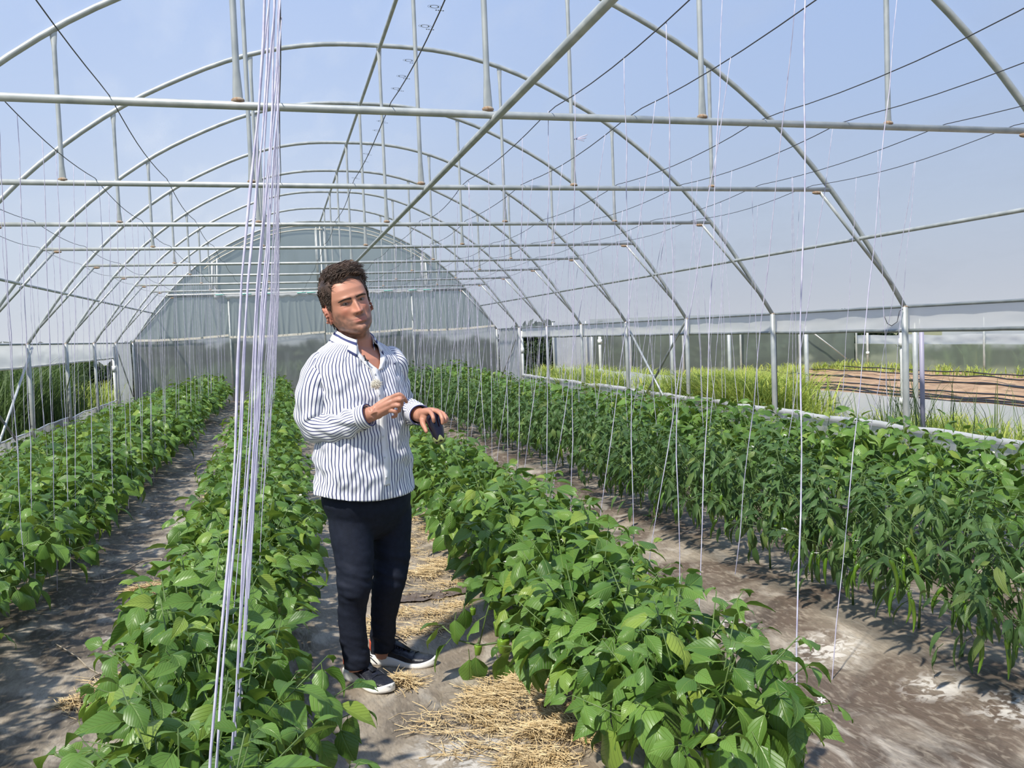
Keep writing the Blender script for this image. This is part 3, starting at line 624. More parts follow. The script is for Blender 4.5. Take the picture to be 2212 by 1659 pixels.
CT = [leaf_tpl(.105, .031, .35, .9, .05, .1, .022, nr=5, cols=4), leaf_tpl(.11, .035, .25, 1.5, .06, -.2, .022, nr=5, cols=4, side_curl=.2), leaf_tpl(.115, .030, .5, .6, .03, .2, .022, nr=5, cols=4), leaf_tpl(.10, .034, .15, 1.2, .1, 0, .022, nr=5, cols=4, side_curl=.4)]
BTF = [leaf_tpl(.125, .076, .3, .9, .0, .1, .03, nr=4, cols=2), leaf_tpl(.125, .080, .2, 1.4, .0, -.1, .03, nr=4, cols=2), leaf_tpl(.13, .072, .4, .6, 0, .1, .03, nr=4, cols=2)]
CTF = [leaf_tpl(.10, .037, .3, 1.0, 0, .1, .02, nr=3, cols=2), leaf_tpl(.105, .040, .3, 1.5, 0, -.1, .02, nr=3, cols=2)]
BM = [mesh_np('bell_leaf', *t, M['bell_leaf']) for t in BT]; CM = [mesh_np('chili_leaf', *t, M['chili_leaf']) for t in CT]

def leaf_frame(p, az, pitch, roll, sc):
    return Matrix.Translation(p) @ Matrix.Rotation(az, 4, 'Z') @ Matrix.Rotation(-pitch, 4, 'Y') @ Matrix.Rotation(roll, 4, 'X') @ Matrix.Scale(sc, 4)
def layout(kind, rad, H, seed, dens=1.0):
    'leaf transforms with template index, and stem polylines of one plant standing at the origin'
    R = random.Random(seed); Lf = []; St = []
    bell = kind == 'bell'
    fork = Vector((R.uniform(-.02, .02), R.uniform(-.02, .02), H * .30))
    St.append(([(0, 0, -.03), fork * .5, fork], .0075 if bell else .0065))
    ns = int((23 if bell else 25) * dens)
    for k in range(ns):
        # shoot tips spread over a dome
        u = (k + .5) / ns; th = math.acos(1 - u * (1.02 if bell else 1.0)); az = k * 2.399 + R.uniform(-.3, .3)
        rr = rad * math.sin(th) ** .8 * R.uniform(.80, 1.08); tip = Vector((rr * math.cos(az), rr * math.sin(az), H * (.46 + .52 * math.cos(th)) * R.uniform(.93, 1.07)))
        if not bell: tip.z = H * (.42 + .58 * math.cos(th)) * R.uniform(.94, 1.06)
        mid = fork.lerp(tip, .5) + Vector((R.uniform(-.03, .03), R.uniform(-.03, .03), -.03 + .05 * math.sin(th)))
        pts = [fork, mid, tip]
        St.append((pts, .0030 if bell else .0026))
        dirv = (tip - mid).normalized()
        nl = R.randint(6, 8) if bell else R.randint(9, 12)
        a0 = R.uniform(0, 2*PI)
        for i in range(nl):
            t = i / (nl - 1); back = t * (.17 if bell else .16)
            p = tip - dirv * back + Vector((0, 0, .0))
            a = a0 + i * 2.399
            # outward bias
            out = Vector((math.cos(a), math.sin(a), 0)) + Vector((tip.x, tip.y, 0)).normalized() * (.75 * math.sin(th))
            aa = math.atan2(out.y, out.x)
            sc = ((.50 + .72 * t ** .6) if bell else (.60 + .55 * t ** .6)) * R.uniform(.78, 1.22)
            pitch = (.75 * (1 - t) - .20) - .75 * math.sin(th) * R.uniform(.4, 1.2) - R.uniform(-.25, .55)
            Lf.append((leaf_frame(p, aa, pitch, R.uniform(-.85, .85), sc), R.randrange(5)))
    # skirts of big hanging leaves low on the plant
    for k in range(int((14 if bell else 26) * dens)):
        a = R.uniform(0, 2*PI); r = rad * R.uniform(.25, .85); z = H * (R.uniform(.30, .55) if bell else R.uniform(.20, .55))
        Lf.append((leaf_frame(Vector((r * math.cos(a), r * math.sin(a), z)), a, -R.uniform(.7, 1.35), R.uniform(-.5, .5), R.uniform(.9, 1.3)), R.randrange(5)))
    return Lf, St
def stems_mesh(St, seg=5):
    mb = MB()
    for pts, r in St:
        pts = [Vector(p) for p in pts]; mb.tube(pts, [r, r * .85, r * .6][:len(pts)], seg)
    return mb.mesh('stem', M['stem'])
def merged(kind, Lf, T):
    V = []; F = []; U = []; n = 0
    for Mx, k in Lf:
        v, f, u = T[k % len(T)]; A = np.array(Mx)
        V.append(v @ A[:3, :3].T + A[:3, 3]); F.append(f + n); U.append(u); n += len(v)
    return mesh_np('foliage', np.concatenate(V), np.concatenate(F), np.concatenate(U), M['bell_leaf' if kind == 'bell' else 'chili_leaf'])
def fruit_mesh(kind, L_, R_, bendy):
    mb = MB(); n = 14; P = []; seg = 15
    for i in range(n + 1):
        t = i / n
        if kind == 'bell': r = R_ * (min(1, (t * 7) ** .5) if t < .14 else 1) * (1 - .45 * t ** 2.2) * (1 if t < .93 else math.sqrt(max(0, 1 - ((t - .93) / .07) ** 2)))
        else: r = R_ * (min(1, (t * 9) ** .5)) * (1 - t ** 1.7) ** .6 * (.75 + .25 * math.sin(t * 14) * .25 + .25)
        x = bendy * math.sin(t * 2.2); 
        P.append([(x + r * math.cos(2*PI*k/seg) * (1 + (.10 * math.cos(3 * 2*PI*k/seg) if kind == 'bell' else .04 * math.cos(2*PI*k/seg * 2 + t * 8))), r * math.sin(2*PI*k/seg) * (1 + (.10 * math.cos(3 * 2*PI*k/seg) if kind == 'bell' else 0)), -t * L_) for k in range(seg)])
    mb.grid(np.array(P), closed=True); body = mb.mesh('fruit', M['bell_fruit' if kind == 'bell' else 'chili_fruit'])
    mb = MB(); mb.tube([(.004, 0, .035), (.002, 0, .015), (0, 0, 0)], [.0035, .003, .004], 6); mb.ell((0, 0, 0), (R_ * .62, R_ * .62, .006), 10, 5)
    return body, mb.mesh('calyx', M['stem'])
FB = [fruit_mesh('bell', .105, .030, .01), fruit_mesh('bell', .085, .033, -.008), fruit_mesh('bell', .06, .022, .004)]
FC = [fruit_mesh('chili', .15, .0105, .022), fruit_mesh('chili', .17, .011, -.035), fruit_mesh('chili', .12, .0095, .03)]
mb = MB()
for k in range(6):
    a = k * PI / 3; mb.add([(0, 0, 0), (math.cos(a - .35) * .007, math.sin(a - .35) * .007, .002), (math.cos(a) * .012, math.sin(a) * .012, .001), (math.cos(a + .35) * .007, math.sin(a + .35) * .007, .002)], [(0, 1, 2, 3)])
FLW = mb.mesh('flower', M['flower'], False)
PLN = {'r1': ('bell', .38, .45), 'r2': ('bell', .47, .70), 'r3': ('bell', .41, .62), 'r4': ('bell', .395, .64), 'r5': ('chili', .40, .76), 'r6': ('bell', .48, .71)}
RNAME = {'r1': 'bed along the leftmost film wall', 'r2': 'bed left of the dark path', 'r3': 'bed behind the twine curtain', 'r4': 'bed beside the man', 'r5': 'chili bed past the brown path', 'r6': 'bed along the soil side'}
NTH = 'first second third fourth fifth sixth seventh eighth ninth tenth eleventh twelfth thirteenth fourteenth fifteenth sixteenth'.split()
FARM = {}
for kind in ('bell', 'chili'):
    for q in range(6):
        Lf, St = layout(kind, .44 if kind == 'bell' else .40, .68 if kind == 'bell' else .78, 100 + q, .95)
        FARM[kind, q] = (merged(kind, Lf, BTF if kind == 'bell' else CTF), stems_mesh(St[:10], 4), Lf)
def plant(row, x, y, near, seed, label, group, rad=None, H=None, skipf=False):
    kind, r0, h0 = PLN[row]; r0 = rad or r0; h0 = H or h0; R = random.Random(seed)
    nm = 'bell_pepper_plant' if kind == 'bell' else 'chili_pepper_plant'
    t = empty(nm, (x, y, gz(x, y)), label, 'plant', group, rz=0)
    B = Matrix.Translation((x, y, gz(x, y))) @ Matrix.Rotation(R.uniform(0, 6.28), 4, 'Z')
    if near:
        Lf, St = layout(kind, r0, h0, seed)
        LM = BM if kind == 'bell' else CM
        Bw = Matrix.Translation((x, y, gz(x, y)))
        link('stem', stems_mesh(St), t, mw=Bw)
        for Mx, k in Lf: link('leaf', LM[k % len(LM)], t, mw=Bw @ Mx)
    else:
        fm, sm, Lf = FARM[kind, R.randrange(6)]; s = r0 / (.44 if kind == 'bell' else .40) * R.uniform(.9, 1.12); sz = h0 / (.68 if kind == 'bell' else .78) * R.uniform(.88, 1.12)
        Mx = B @ Matrix.Diagonal((s, s, sz, 1)); link('foliage', fm, t, mw=Mx, kind='stuff'); link('stem', sm, t, mw=Mx)
    if y < 12 and not skipf:
        nf = (R.randint(6, 10) if kind == 'chili' else R.randint(0, 3)) if near else (R.randint(3, 6) if kind == 'chili' else 1)
        for k in range(nf):
            a = R.uniform(0, 2*PI) if kind == 'bell' else R.uniform(1.6, 5.2); r = r0 * R.uniform(.45, .85); z = h0 * (R.uniform(.35, .6) if kind == 'chili' else R.uniform(.25, .5))
            body, cal = R.choice(FC if kind == 'chili' else FB)
            Fm = Matrix.Translation((x + r * math.cos(a), y + r * math.sin(a), gz(x, y) + z)) @ Matrix.Rotation(a, 4, 'Z') @ Matrix.Rotation(R.uniform(-.3, .3), 4, 'Y') @ Matrix.Scale(R.uniform(.8, 1.1), 4)
            f_ = link('fruit', body, t, mw=Fm); link('calyx', cal, t, mw=Fm)
    if near:
        for k in range(3):
            Mx, _ = Lf[R.randrange(len(Lf))]; p = (B if False else Matrix.Translation((x, y, gz(x, y)))) @ Mx.to_translation(); link('flower', FLW, t, mw=Matrix.Translation(p + Vector((0, 0, .012))) @ Matrix.Rotation(R.uniform(-.8, .8), 4, 'X') @ Matrix.Scale(R.uniform(.9, 1.4), 4))
    return t
Y_START = {'r1': 6.5, 'r2': 3.4, 'r3': 1.95, 'r4': 2.45, 'r5': 2.95, 'r6': 3.7}
NEAR_Y = {'r1': 9.5, 'r2': 8.2, 'r3': 7.0, 'r4': 7.5, 'r5': 7.6, 'r6': 8.4}
GAPS = {'r3': [], 'r4': []}
seed = 1000; PLANTS = {}
for row, x0 in ROWS.items():
    y = Y_START[row]; i = 0
    kind = PLN[row][0]
    while y < 24.1:
        seed += 1; R = random.Random(seed); near = y < NEAR_Y[row]
        x = x0 + R.uniform(-.07, .07); yy = y + R.uniform(-.05, .05)
        word = 'bell pepper plant with broad leaves' if kind == 'bell' else 'long green chili plant with narrow leaves'
        if near: lab = '%s, %s from the camera in the %s' % ('bell pepper plant' if kind == 'bell' else 'long green chili plant', NTH[i], RNAME[row]); grp = 'near plants in the ' + RNAME[row]
        else: lab = '%s, farther off in the %s' % ('leafy bell pepper plant' if kind == 'bell' else 'narrow-leaved chili plant', RNAME[row]); grp = 'far plants in the ' + RNAME[row]
        hug = row == 'r3' and 3.0 < y < 4.7
        if hug: x -= .08
        if row == 'r4' and y < 3.3: x -= .08
        PLANTS[row, i] = plant(row, x, yy, near, seed, lab, grp, rad=PLN[row][1] * R.uniform(.9, 1.1) * (.84 if hug else 1), H=PLN[row][2] * R.uniform(.9, 1.1))
        y += .40 if near else .42; i += 1

# ------------------------------------------------------------------ straw, litter
def straw(cx_, cy_, rx, ry, n, label, h=.05, ang=None):
    B = np.zeros((n, 8, 3))
    for i in range(n):
        r = math.sqrt(random.random()); a = random.uniform(0, 2*PI); x = cx_ + rx * r * math.cos(a); y = cy_ + ry * r * math.sin(a)
        for _t in range(6):
            if fbm(x, y, 7, 3, cx_) + .16 - r * .5 > 0: break
            r = math.sqrt(random.random()) * 1.1; a = random.uniform(0, 2*PI); x = cx_ + rx * r * math.cos(a); y = cy_ + ry * r * math.sin(a)
        L_ = random.uniform(.05, .20); d = random.uniform(0, PI) if ang is None else random.gauss(ang, .7); k = random.uniform(-3, 3)
        z = gz(x, y) + .006 + h * (1 - r) * random.random(); w = random.uniform(.0006, .0016); dz = random.uniform(-.15, .15)
        for j in range(4):
            t = j / 3 - .5; dd = d + k * t * L_ * 3
            xx = x + math.cos(dd) * L_ * t; yy = y + math.sin(dd) * L_ * t; zz = max(z + dz * L_ * t, gz(xx, yy) + .003)
            B[i, 2*j] = (xx - math.sin(dd) * w, yy + math.cos(dd) * w, zz); B[i, 2*j+1] = (xx + math.sin(dd) * w, yy - math.cos(dd) * w, zz + w)
    F = ((np.arange(n) * 8)[:, None, None] + np.array([[0, 1, 3, 2], [2, 3, 5, 4], [4, 5, 7, 6]])[None]).reshape(-1, 4)
    link('straw', mesh_np('straw', B.reshape(-1, 3), F, None, M['straw']), None, label, 'straw', None, 'stuff')
def gp(x, y):
    d = CF + CR * ((x - 1106) / 2042.2) - CU * ((y - 829.5) / 2042.2); t = -CAMZ / d.z; return d.x * t, d.y * t
for (px, py, rx, ry, n, lab) in (
    (345, 1272, .17, .22, 650, 'loose dry straw beside the bed, upper heap on the dark path'), (250, 1500, .19, .28, 900, 'heap of dry straw at the foot of the nearest bed on the dark path'),
    (480, 1062, .16, .6, 500, 'thin scatter of straw far along the dark path'), (505, 985, .15, .9, 400, 'faint straw litter at the far end of the dark path'),
    (1125, 1540, .20, .36, 1600, 'heap of dry straw on the path right of the man\'s shoes'), (1190, 1620, .20, .20, 900, 'straw spread at the bottom edge of the middle path'),
    (862, 1478, .07, .09, 260, 'small tuft of straw between the man\'s shoes'), (905, 1345, .30, .26, 750, 'loose straw on the path just behind the man'),
    (930, 1255, .26, .5, 700, 'straw litter farther behind the man'), (915, 1165, .2, .8, 600, 'straw running along the bed behind the man'), (1010, 1560, .25, .3, 260, 'a few scattered straws in the middle of the path')):
    x, y = gp(px, py); straw(x, y, rx, ry, n, lab)
def litter_tube(name, pts, r, m, label, cat):
    mb = MB(); pp = []
    for (px, py) in pts: x, y = gp(px, py); pp.append((x, y, gz(x, y) + r + .004))
    # smooth
    q = [Vector(p) for p in pp]; out = []
    for i in range(len(q) - 1):
        p0, p1, p2, p3 = q[max(i-1, 0)], q[i], q[i+1], q[min(i+2, len(q)-1)]
        for k in range(6):
            t = k / 6; out.append(.5 * ((2*p1) + (p2 - p0) * t + (2*p0 - 5*p1 + 4*p2 - p3) * t*t + (3*p1 - p0 - 3*p2 + p3) * t**3))
    out.append(q[-1]); mb.tube(out, r, 6); mb.obj(name, m, label=label, cat=cat)
litter_tube('dry_vine', [(155, 1265), (220, 1258), (275, 1232), (310, 1215), (350, 1211), (335, 1228)], .0035, M['dry'], 'thin dry vine curling across the dark path', 'vine')
litter_tube('dry_vine', [(120, 1398), (165, 1420), (190, 1445), (215, 1460), (255, 1470)], .003, M['dry'], 'pale dry vine stretching towards the near straw heap', 'vine')
litter_tube('dry_vine', [(190, 1520), (180, 1500), (200, 1470), (230, 1455), (250, 1440)], .004, M['dry'], 'looped dry vine lying on the near straw heap', 'vine')
litter_tube('straw_stalk', [(1123, 1648), (1160, 1640), (1192, 1630)], .004, M['straw'], 'single thick straw stalk lying near the bottom edge', 'straw')
x, y = gp(1408, 1133); link('fallen_chili', FC[0][0], None, 'small yellow-green chili lying on the brown path by the chili bed', 'vegetable', mw=Matrix.Translation((x, y, gz(x, y) + .012)) @ Matrix.Rotation(PI / 2, 4, 'Y') @ Matrix.Rotation(1.2, 4, 'X'))
# crumpled dark plastic scrap
x, y = gp(935, 1298); mb = MB()
mb.grid(np.array([[(x + u * .20 + .02 * fbm(u, v, 3, 2), y + v * .06 + .05 * u * -1 + .03 * fbm(u * 2, v, 2, 2), gz(x + u * .2, y) + .012 + .035 * abs(fbm(u * 3 + 4, v * 2, 2.2, 3)) * (1 - v * v)) for u in np.linspace(-1, 1, 40)] for v in np.linspace(-1, 1, 14)]))
mb.obj('plastic_scrap', mat('dark_torn_plastic', (.10, .075, .06), .5, var=(.15, .12, .10), vscale=20), label='crumpled dark plastic scrap on the straw behind the man', cat='scrap')
x, y = gp(1215, 1505); mb = MB()
mb.grid(np.array([[(x + u * .035 * (1 - .4 * abs(v)), y + .01 * v, .03 + gz(x, y) + .065 * (v + 1) / 2 + .008 * math.sin(u * 3)) for u in np.linspace(-1, 1, 8)] for v in np.linspace(-1, 1, 8)]))
mb.obj('dry_leaf', mat('cream_leaf', (.66, .56, .34), .7), label='cream dried leaf standing against the bed beside the straw', cat='leaf')

# low branch reaching over the path, and the peppers one can see on the nearest plants beside the man
def best(row, x, y):
    return min((t for (r_, i), t in PLANTS.items() if r_ == row and i < 12), key=lambda t: (t.location.x - x) ** 2 + (t.location.y - y) ** 2)
bp_ = best('r4', 1.2, 3.9); lp = lambda x, y, d=4.02: at(x, y, d)
mb = MB(); mb.tube([lp(1190, 1362, 4.1), lp(1140, 1362), lp(1085, 1386), lp(1035, 1395), lp(992, 1384), lp(955, 1352)], [.006, .0055, .005, .004, .0035, .003], 6)
mb.tube([lp(992, 1384), lp(1000, 1330), lp(1008, 1280)], .003, 5); mb.tube([lp(1035, 1395), lp(1050, 1330), lp(1062, 1290)], .003, 5); mb.obj('stem', M['stem'], bp_)
for (x, y, az, pi_, sc, k) in ((1028, 1398, 2.6, -1.45, 1.15, 1), (1012, 1402, 3.4, -1.5, 1.2, 3), (1088, 1400, 2.2, -1.5, 1.35, 0), (1070, 1402, 3.6, -1.4, 1.2, 2), (975, 1378, 3.3, -.9, 1.0, 0), (960, 1352, 2.6, -.6, .9, 1), (955, 1350, 3.8, .1, .8, 2),
        (985, 1322, 3.5, -1.2, .95, 3), (1000, 1298, 2.9, -1.4, 1.0, 1), (1008, 1285, 3.6, .3, .8, 2), (1010, 1280, .6, .2, .7, 0), (1012, 1276, 1.9, .5, .6, 1), (1050, 1330, 3.2, -.6, .9, 3), (1062, 1295, 2.5, -.2, .8, 0), (1062, 1290, 4.4, .1, .8, 2), (1055, 1310, 5.5, -.4, .9, 4), (1110, 1372, 3.0, -.3, .8, 1)):
    link('leaf', BM[k], bp_, mw=leaf_frame(lp(x, y), (-1.55 + .5 * math.sin(x) if pi_ < -1 else az), pi_, .2, sc))
def put_fruit(par, x, y, d, k, sc, rot=0):
    body, cal = FB[k]; Fm = Matrix.Translation(at(x, y, d)) @ Matrix.Rotation(rot, 4, 'Y') @ Matrix.Scale(sc, 4)
    link('fruit', body, par, mw=Fm); link('calyx', cal, par, mw=Fm)
put_fruit(bp_, 1088, 1376, 3.98, 1, .85); put_fruit(bp_, 1032, 1392, 3.98, 2, .8, .15); put_fruit(bp_, 1074, 1340, 4.1, 0, .7, .1); put_fruit(bp_, 1020, 1312, 4.03, 2, .6)
fp = best('r4', 1.3, 2.6)
put_fruit(fp, 1542, 1615, 2.62, 0, 1.15, .1); put_fruit(fp, 1602, 1618, 2.70, 0, 1.1, -.15); put_fruit(fp, 1436, 1625, 2.7, 2, 1.0); put_fruit(best('r4', 1.3, 3.3), 1474, 1414, 3.15, 1, 1.0, .5)
# ------------------------------------------------------------------ the man
RH = Vector((CR.x, CR.y, 0)).normalized(); FH = Vector((CF.x, CF.y, 0)).normalized(); UP = Vector((0, 0, 1))
a_ = math.radians(48); BF = RH * math.sin(a_) - FH * math.cos(a_); BL = RH * math.cos(a_) + FH * math.sin(a_)   # his front, his left
MD = 4.1
base = at(800, 1480, MD); base.z = 0
man = empty('person', base, 'man in a blue-and-white striped shirt and navy trousers holding an eggplant', 'person')

def voxel(name, mb, size, iters=2, fac=.5):
    me = mb.mesh(name + '_tmp', None); o = bpy.data.objects.new(name + '_tmp', me); COL.objects.link(o)
    md = o.modifiers.new('r', 'REMESH'); md.mode = 'VOXEL'; md.voxel_size = size; md.use_smooth_shade = True
    dg = bpy.context.evaluated_depsgraph_get(); ev = o.evaluated_get(dg); res = bpy.data.meshes.new_from_object(ev)
    bpy.data.objects.remove(o); bpy.data.meshes.remove(me); res.name = name
    n = len(res.vertices); co = np.empty(n * 3, np.float32); res.vertices.foreach_get('co', co); co = co.reshape(-1, 3).astype(float)
    E_ = np.empty(len(res.edges) * 2, np.int32); res.edges.foreach_get('vertices', E_); E_ = E_.reshape(-1, 2)
    deg = np.bincount(E_.ravel(), minlength=n)[:, None].clip(1)
    for _ in range(iters):
        s = np.zeros_like(co)
        for k in range(3): s[:, k] = np.bincount(E_[:, 0], co[E_[:, 1], k], n) + np.bincount(E_[:, 1], co[E_[:, 0], k], n)
        co += (s / deg - co) * fac
    return res, co
def setco(me, co): me.vertices.foreach_set('co', co.astype(np.float32).ravel()); me.update()
def normals(me):
    n = len(me.vertices); a = np.empty(n * 3, np.float32); me.vertices.foreach_get('normal', a); return a.reshape(-1, 3)
def vcol(me, c, name='Col'):
    at_ = me.color_attributes.new(name, 'FLOAT_COLOR', 'POINT'); at_.data.foreach_set('color', np.concatenate([c, np.ones((len(c), 1))], 1).astype(np.float32).ravel())
def dnoise(P, sx, sy, sz, seed=0, o=3):
    return np.array([noise.fractal(Vector((p[0] * sx + seed, p[1] * sy, p[2] * sz)), 1.0, 2.0, o) for p in P])
def blob(mb, p, r, rot=None): mb.ell(p, (r, r, r) if isinstance(r, (int, float)) else r, 16, 10, rot)
def limb(mb, pts, rad, seg=20, sub=5):
    q = [Vector(p) for p in pts]; out = []; rr = []
    for i in range(len(q) - 1):
        p0, p1, p2, p3 = q[max(i-1, 0)], q[i], q[i+1], q[min(i+2, len(q)-1)]
        for k in range(sub):
            t = k / sub; out.append(.5 * ((2*p1) + (p2 - p0) * t + (2*p0 - 5*p1 + 4*p2 - p3) * t*t + (3*p1 - p0 - 3*p2 + p3) * t**3)); rr.append(rad[i] + (rad[i+1] - rad[i]) * t)
    out.append(q[-1]); rr.append(rad[-1]); mb.tube(out, rr, seg)
def ring(c, a, b, n=48, p=2.3):
    R = []
    for k in range(n):
        t = 2*PI*k/n; cs, sn = math.cos(t), math.sin(t)
        R.append(tuple(c + BL * (a * abs(cs) ** (2/p) * (1 if cs > 0 else -1)) + BF * (b * abs(sn) ** (2/p) * (1 if sn > 0 else -1))))
    return R
def finger(mb, pts, r0=.0092, r1=.0072):
    n = len(pts); rs = [r0 + (r1 - r0) * i / (n - 1) for i in range(n)]
    limb(mb, pts, rs, 12, 4)
    blob(mb, pts[-1], rs[-1]); 
    for p, r in zip(pts[1:-1], rs[1:-1]): blob(mb, p, r * 1.06)

# --- head shape in its own space: x to his left, y forward, z up from the chin
HK = 1.17
yaw, roll, pitch = math.radians(28), math.radians(15.5), math.radians(2)
# front of the head looks to the camera, turned a little to picture right
hf = (-FH * math.cos(yaw) + RH * math.sin(yaw)).normalized(); hx = (RH * math.cos(yaw) + FH * math.sin(yaw)).normalized(); hz = UP.copy()
rm = Matrix.Rotation(roll, 3, hf); hx = rm @ hx; hz = rm @ hz        # tilt
rp_ = Matrix.Rotation(-pitch, 3, hx); hf = rp_ @ hf; hz = rp_ @ hz
HM = Matrix((hx, hf, hz)).transposed()
eye_mid = at(766, 650, 3.96)
HO = eye_mid - HM @ (Vector((0, .092, .118)) * HK)
def HW(p): return HO + HM @ (Vector(p) * HK)
HT = [(0, .018, .080, .015), (.010, .038, .092, -.03), (.026, .055, .0955, -.055), (.045, .064, .0945, -.074), (.065, .0695, .092, -.086), (.085, .0725, .091, -.095), (.105, .0745, .090, -.100), (.122, .076, .090, -.103), (.140, .077, .094, -.104), (.165, .0765, .091, -.103), (.188, .072, .080, -.096), (.208, .060, .062, -.082), (.222, .046, .040, -.062), (.231, .028, .015, -.040), (.235, .004, -.008, -.016)]
def hint(z):
    z = min(max(z, 0), .235)
    for i in range(len(HT) - 1):
        if z <= HT[i+1][0]: break
    t = (z - HT[i][0]) / (HT[i+1][0] - HT[i][0]); return [HT[i][k] + (HT[i+1][k] - HT[i][k]) * t for k in (1, 2, 3)]
def g(x, z, cx_, cz_, sx, sz): return math.exp(-((x - cx_) / sx) ** 2 - ((z - cz_) / sz) ** 2)
def hsurf(th, z, feat=True):
    w, f, b = hint(z); yc = (f + b) / 2; L_ = (f - b) / 2
    cs, sn = math.cos(th), math.sin(th); p = 2.25
    x = w * abs(cs) ** (2/p) * (1 if cs > 0 else -1); y = yc + L_ * abs(sn) ** (2/p) * (1 if sn > 0 else -1)
    if feat and sn > -.1:
        k = min(1, (sn + .1) * 1.6); ax = abs(x); d = 0
        zt = (z - .078) / (.126 - .078)
        if z > .060 and z < .14:                                    # nose
            zz = min(max(zt, 0), 1); prot = .0245 * (1 - zz) ** .85 + .004; wd = .0075 + .0055 * (1 - zz) ** 2
            fall = 1 if z >= .078 else math.exp(-((z - .078) / .0062) ** 2)
            d += prot * math.exp(-(ax / wd) ** 2.4) * fall * (1 if z < .126 else math.exp(-((z - .126) / .008) ** 2))
        d += .0095 * g(ax, z, .0155, .081, .0065, .0075)            # wings
        d -= .0035 * g(ax, z, .010, .0725, .004, .003)              # nostrils
        d -= .0105 * g(ax, z, .030, .117, .017, .0115)              # sockets
        d += .0065 * g(ax, z, .030, .1345, .020, .0065) + .003 * g(ax, z, 0, .137, .012, .008)   # brow
        d += .0045 * g(ax, z, .046, .094, .016, .014)               # cheekbones
        d -= .0030 * g(ax, z, .044, .066, .014, .014)
        d -= .0028 * g(ax, z, .0245, .068, .004, .014)              # folds beside the mouth
        d += .0055 * g(ax, z, 0, .054, .020, .006) + .0060 * g(ax, z, 0, .0445, .017, .0050)      # lips
        d -= .0055 * g(ax, z, 0, .0495 + ax * .09, .025, .0017)
        d -= .0022 * g(ax, z, 0, .064, .004, .006); d -= .0045 * g(ax, z, 0, .034, .020, .0055)
        d += .0065 * g(ax, z, 0, .016, .020, .012)                  # chin
        d += .0098 * g(ax, z, .030, .1228, .0160, .0040) + .0075 * g(ax, z, .030, .1108, .0160, .0040)   # lids
        d += .0012 * g(ax, z, .004, .133, .0022, .007)
        y += d * k
    return x, y, z
mb = MB(); P = []
zs = [.235 * (.5 - .5 * math.cos(PI * i / 150)) for i in range(151)]
NT = 260
for z in zs:
    R = []
    for k in range(NT):
        u = k / NT * 2 * PI; th = u + .32 * math.sin(2 * (u - PI / 2) ) * -.5 if False else u
        R.append(tuple(HW(hsurf(th, z))))
    P.append(R)
P = [[tuple(np.mean(P[0], 0))] * NT] + P + [[tuple(np.mean(P[-1], 0))] * NT]
mb.grid(np.array(P)[:, ::-1], closed=True)
# ears
for s in (-1, 1):
    for k in range(13):
        t = k / 12; a = math.radians(-65 + 300 * t); rx, rz = .017, .028 * (1 - .15 * (a > 3.4))
        p = (s * (.0830 + .006 * math.sin(a * .5)), -.018 + rx * math.cos(a + .5) * -1, .093 + rz * math.sin(a + .9)); mb.ell(HW(p), (.0062,) * 3, 8, 6)
    mb.ell(HW((s * .0765, -.016, .093)), (.0075 * HK, .017 * HK, .029 * HK), 14, 10, HM)
    mb.ell(HW((s * .0785, -.008, .068)), (.007, .010, .012), 10, 8, HM)
# neck
limb(mb, [HW((0, -.035, .09)), HW((0, -.02, .03)), at(768, 735, 4.10), at(772, 765, 4.12), at(776, 800, 4.12)], [.062, .064, .068, .085, .10], 24)
blob(mb, HW((0, .020, .010)), .040)
# torso under the shirt
P = [ring(at(c, y, MD + .0), hw * .0020 / .838 * .90, hw * .0020 / .838 * .68 * .88) for y, c, hw in ((1080, 790, 92), (1000, 785, 90), (900, 782, 88), (850, 778, 88), (800, 772, 84), (775, 768, 76), (757, 766, 58), (745, 766, 40))]
P = [[tuple(np.mean(P[0], 0))] * 48] + P + [[tuple(np.mean(P[-1], 0))] * 48]
mb.grid(np.array(P), closed=True)
# arms
RA = [at(690, 790, 4.0), at(682, 860, 3.99), at(684, 915, 3.98), at(740, 915, 3.92), at(800, 895, 3.875), at(806, 892, 3.87)]
LA = [at(842, 785, 4.22), at(856, 830, 4.27), at(866, 876, 4.28), at(890, 888, 4.14), at(908, 897, 4.04), at(912, 898, 4.03)]
limb(mb, RA, [.055, .050, .044, .040, .031, .031]); limb(mb, LA, [.055, .050, .044, .038, .030, .030])
# right hand (back of the hand to the camera, fingers curling under)
W0 = at(800, 896, 3.872)
def palm(pts, rads):
    for (p, r) in zip(pts, rads): blob(mb, p, r)
kn = [(at(843, 860, 3.862), at(846, 868, 3.858), at(843, 878, 3.860), at(837, 888, 3.868))][0]
for i, k in enumerate(kn):
    wst = W0.lerp(at(802, 902 if i > 1 else 890, 3.874), .7)
    limb(mb, [wst, wst.lerp(k, .5) + UP * .002, k], [.020, .0185, .0125], 14)
blob(mb, at(822, 884, 3.875), .026); blob(mb, at(816, 893, 3.878), .024); blob(mb, at(828, 874, 3.874), .022)
finger(mb, [kn[0], at(862, 852, 3.850), at(873, 860, 3.862), at(878, 868, 3.872)], .0100, .0078)
finger(mb, [kn[1], at(865, 863, 3.842), at(867, 874, 3.866), at(860, 879, 3.882)], .0102, .0080)
finger(mb, [kn[2], at(861, 876, 3.842), at(862, 887, 3.866), at(854, 890, 3.882)], .0098, .0078)
finger(mb, [kn[3], at(853, 889, 3.850), at(855, 898, 3.866), at(848, 901, 3.880)], .0088, .0070)
finger(mb, [at(818, 880, 3.892), at(838, 866, 3.912), at(855, 868, 3.910), at(866, 876, 3.900)], .013, .009)
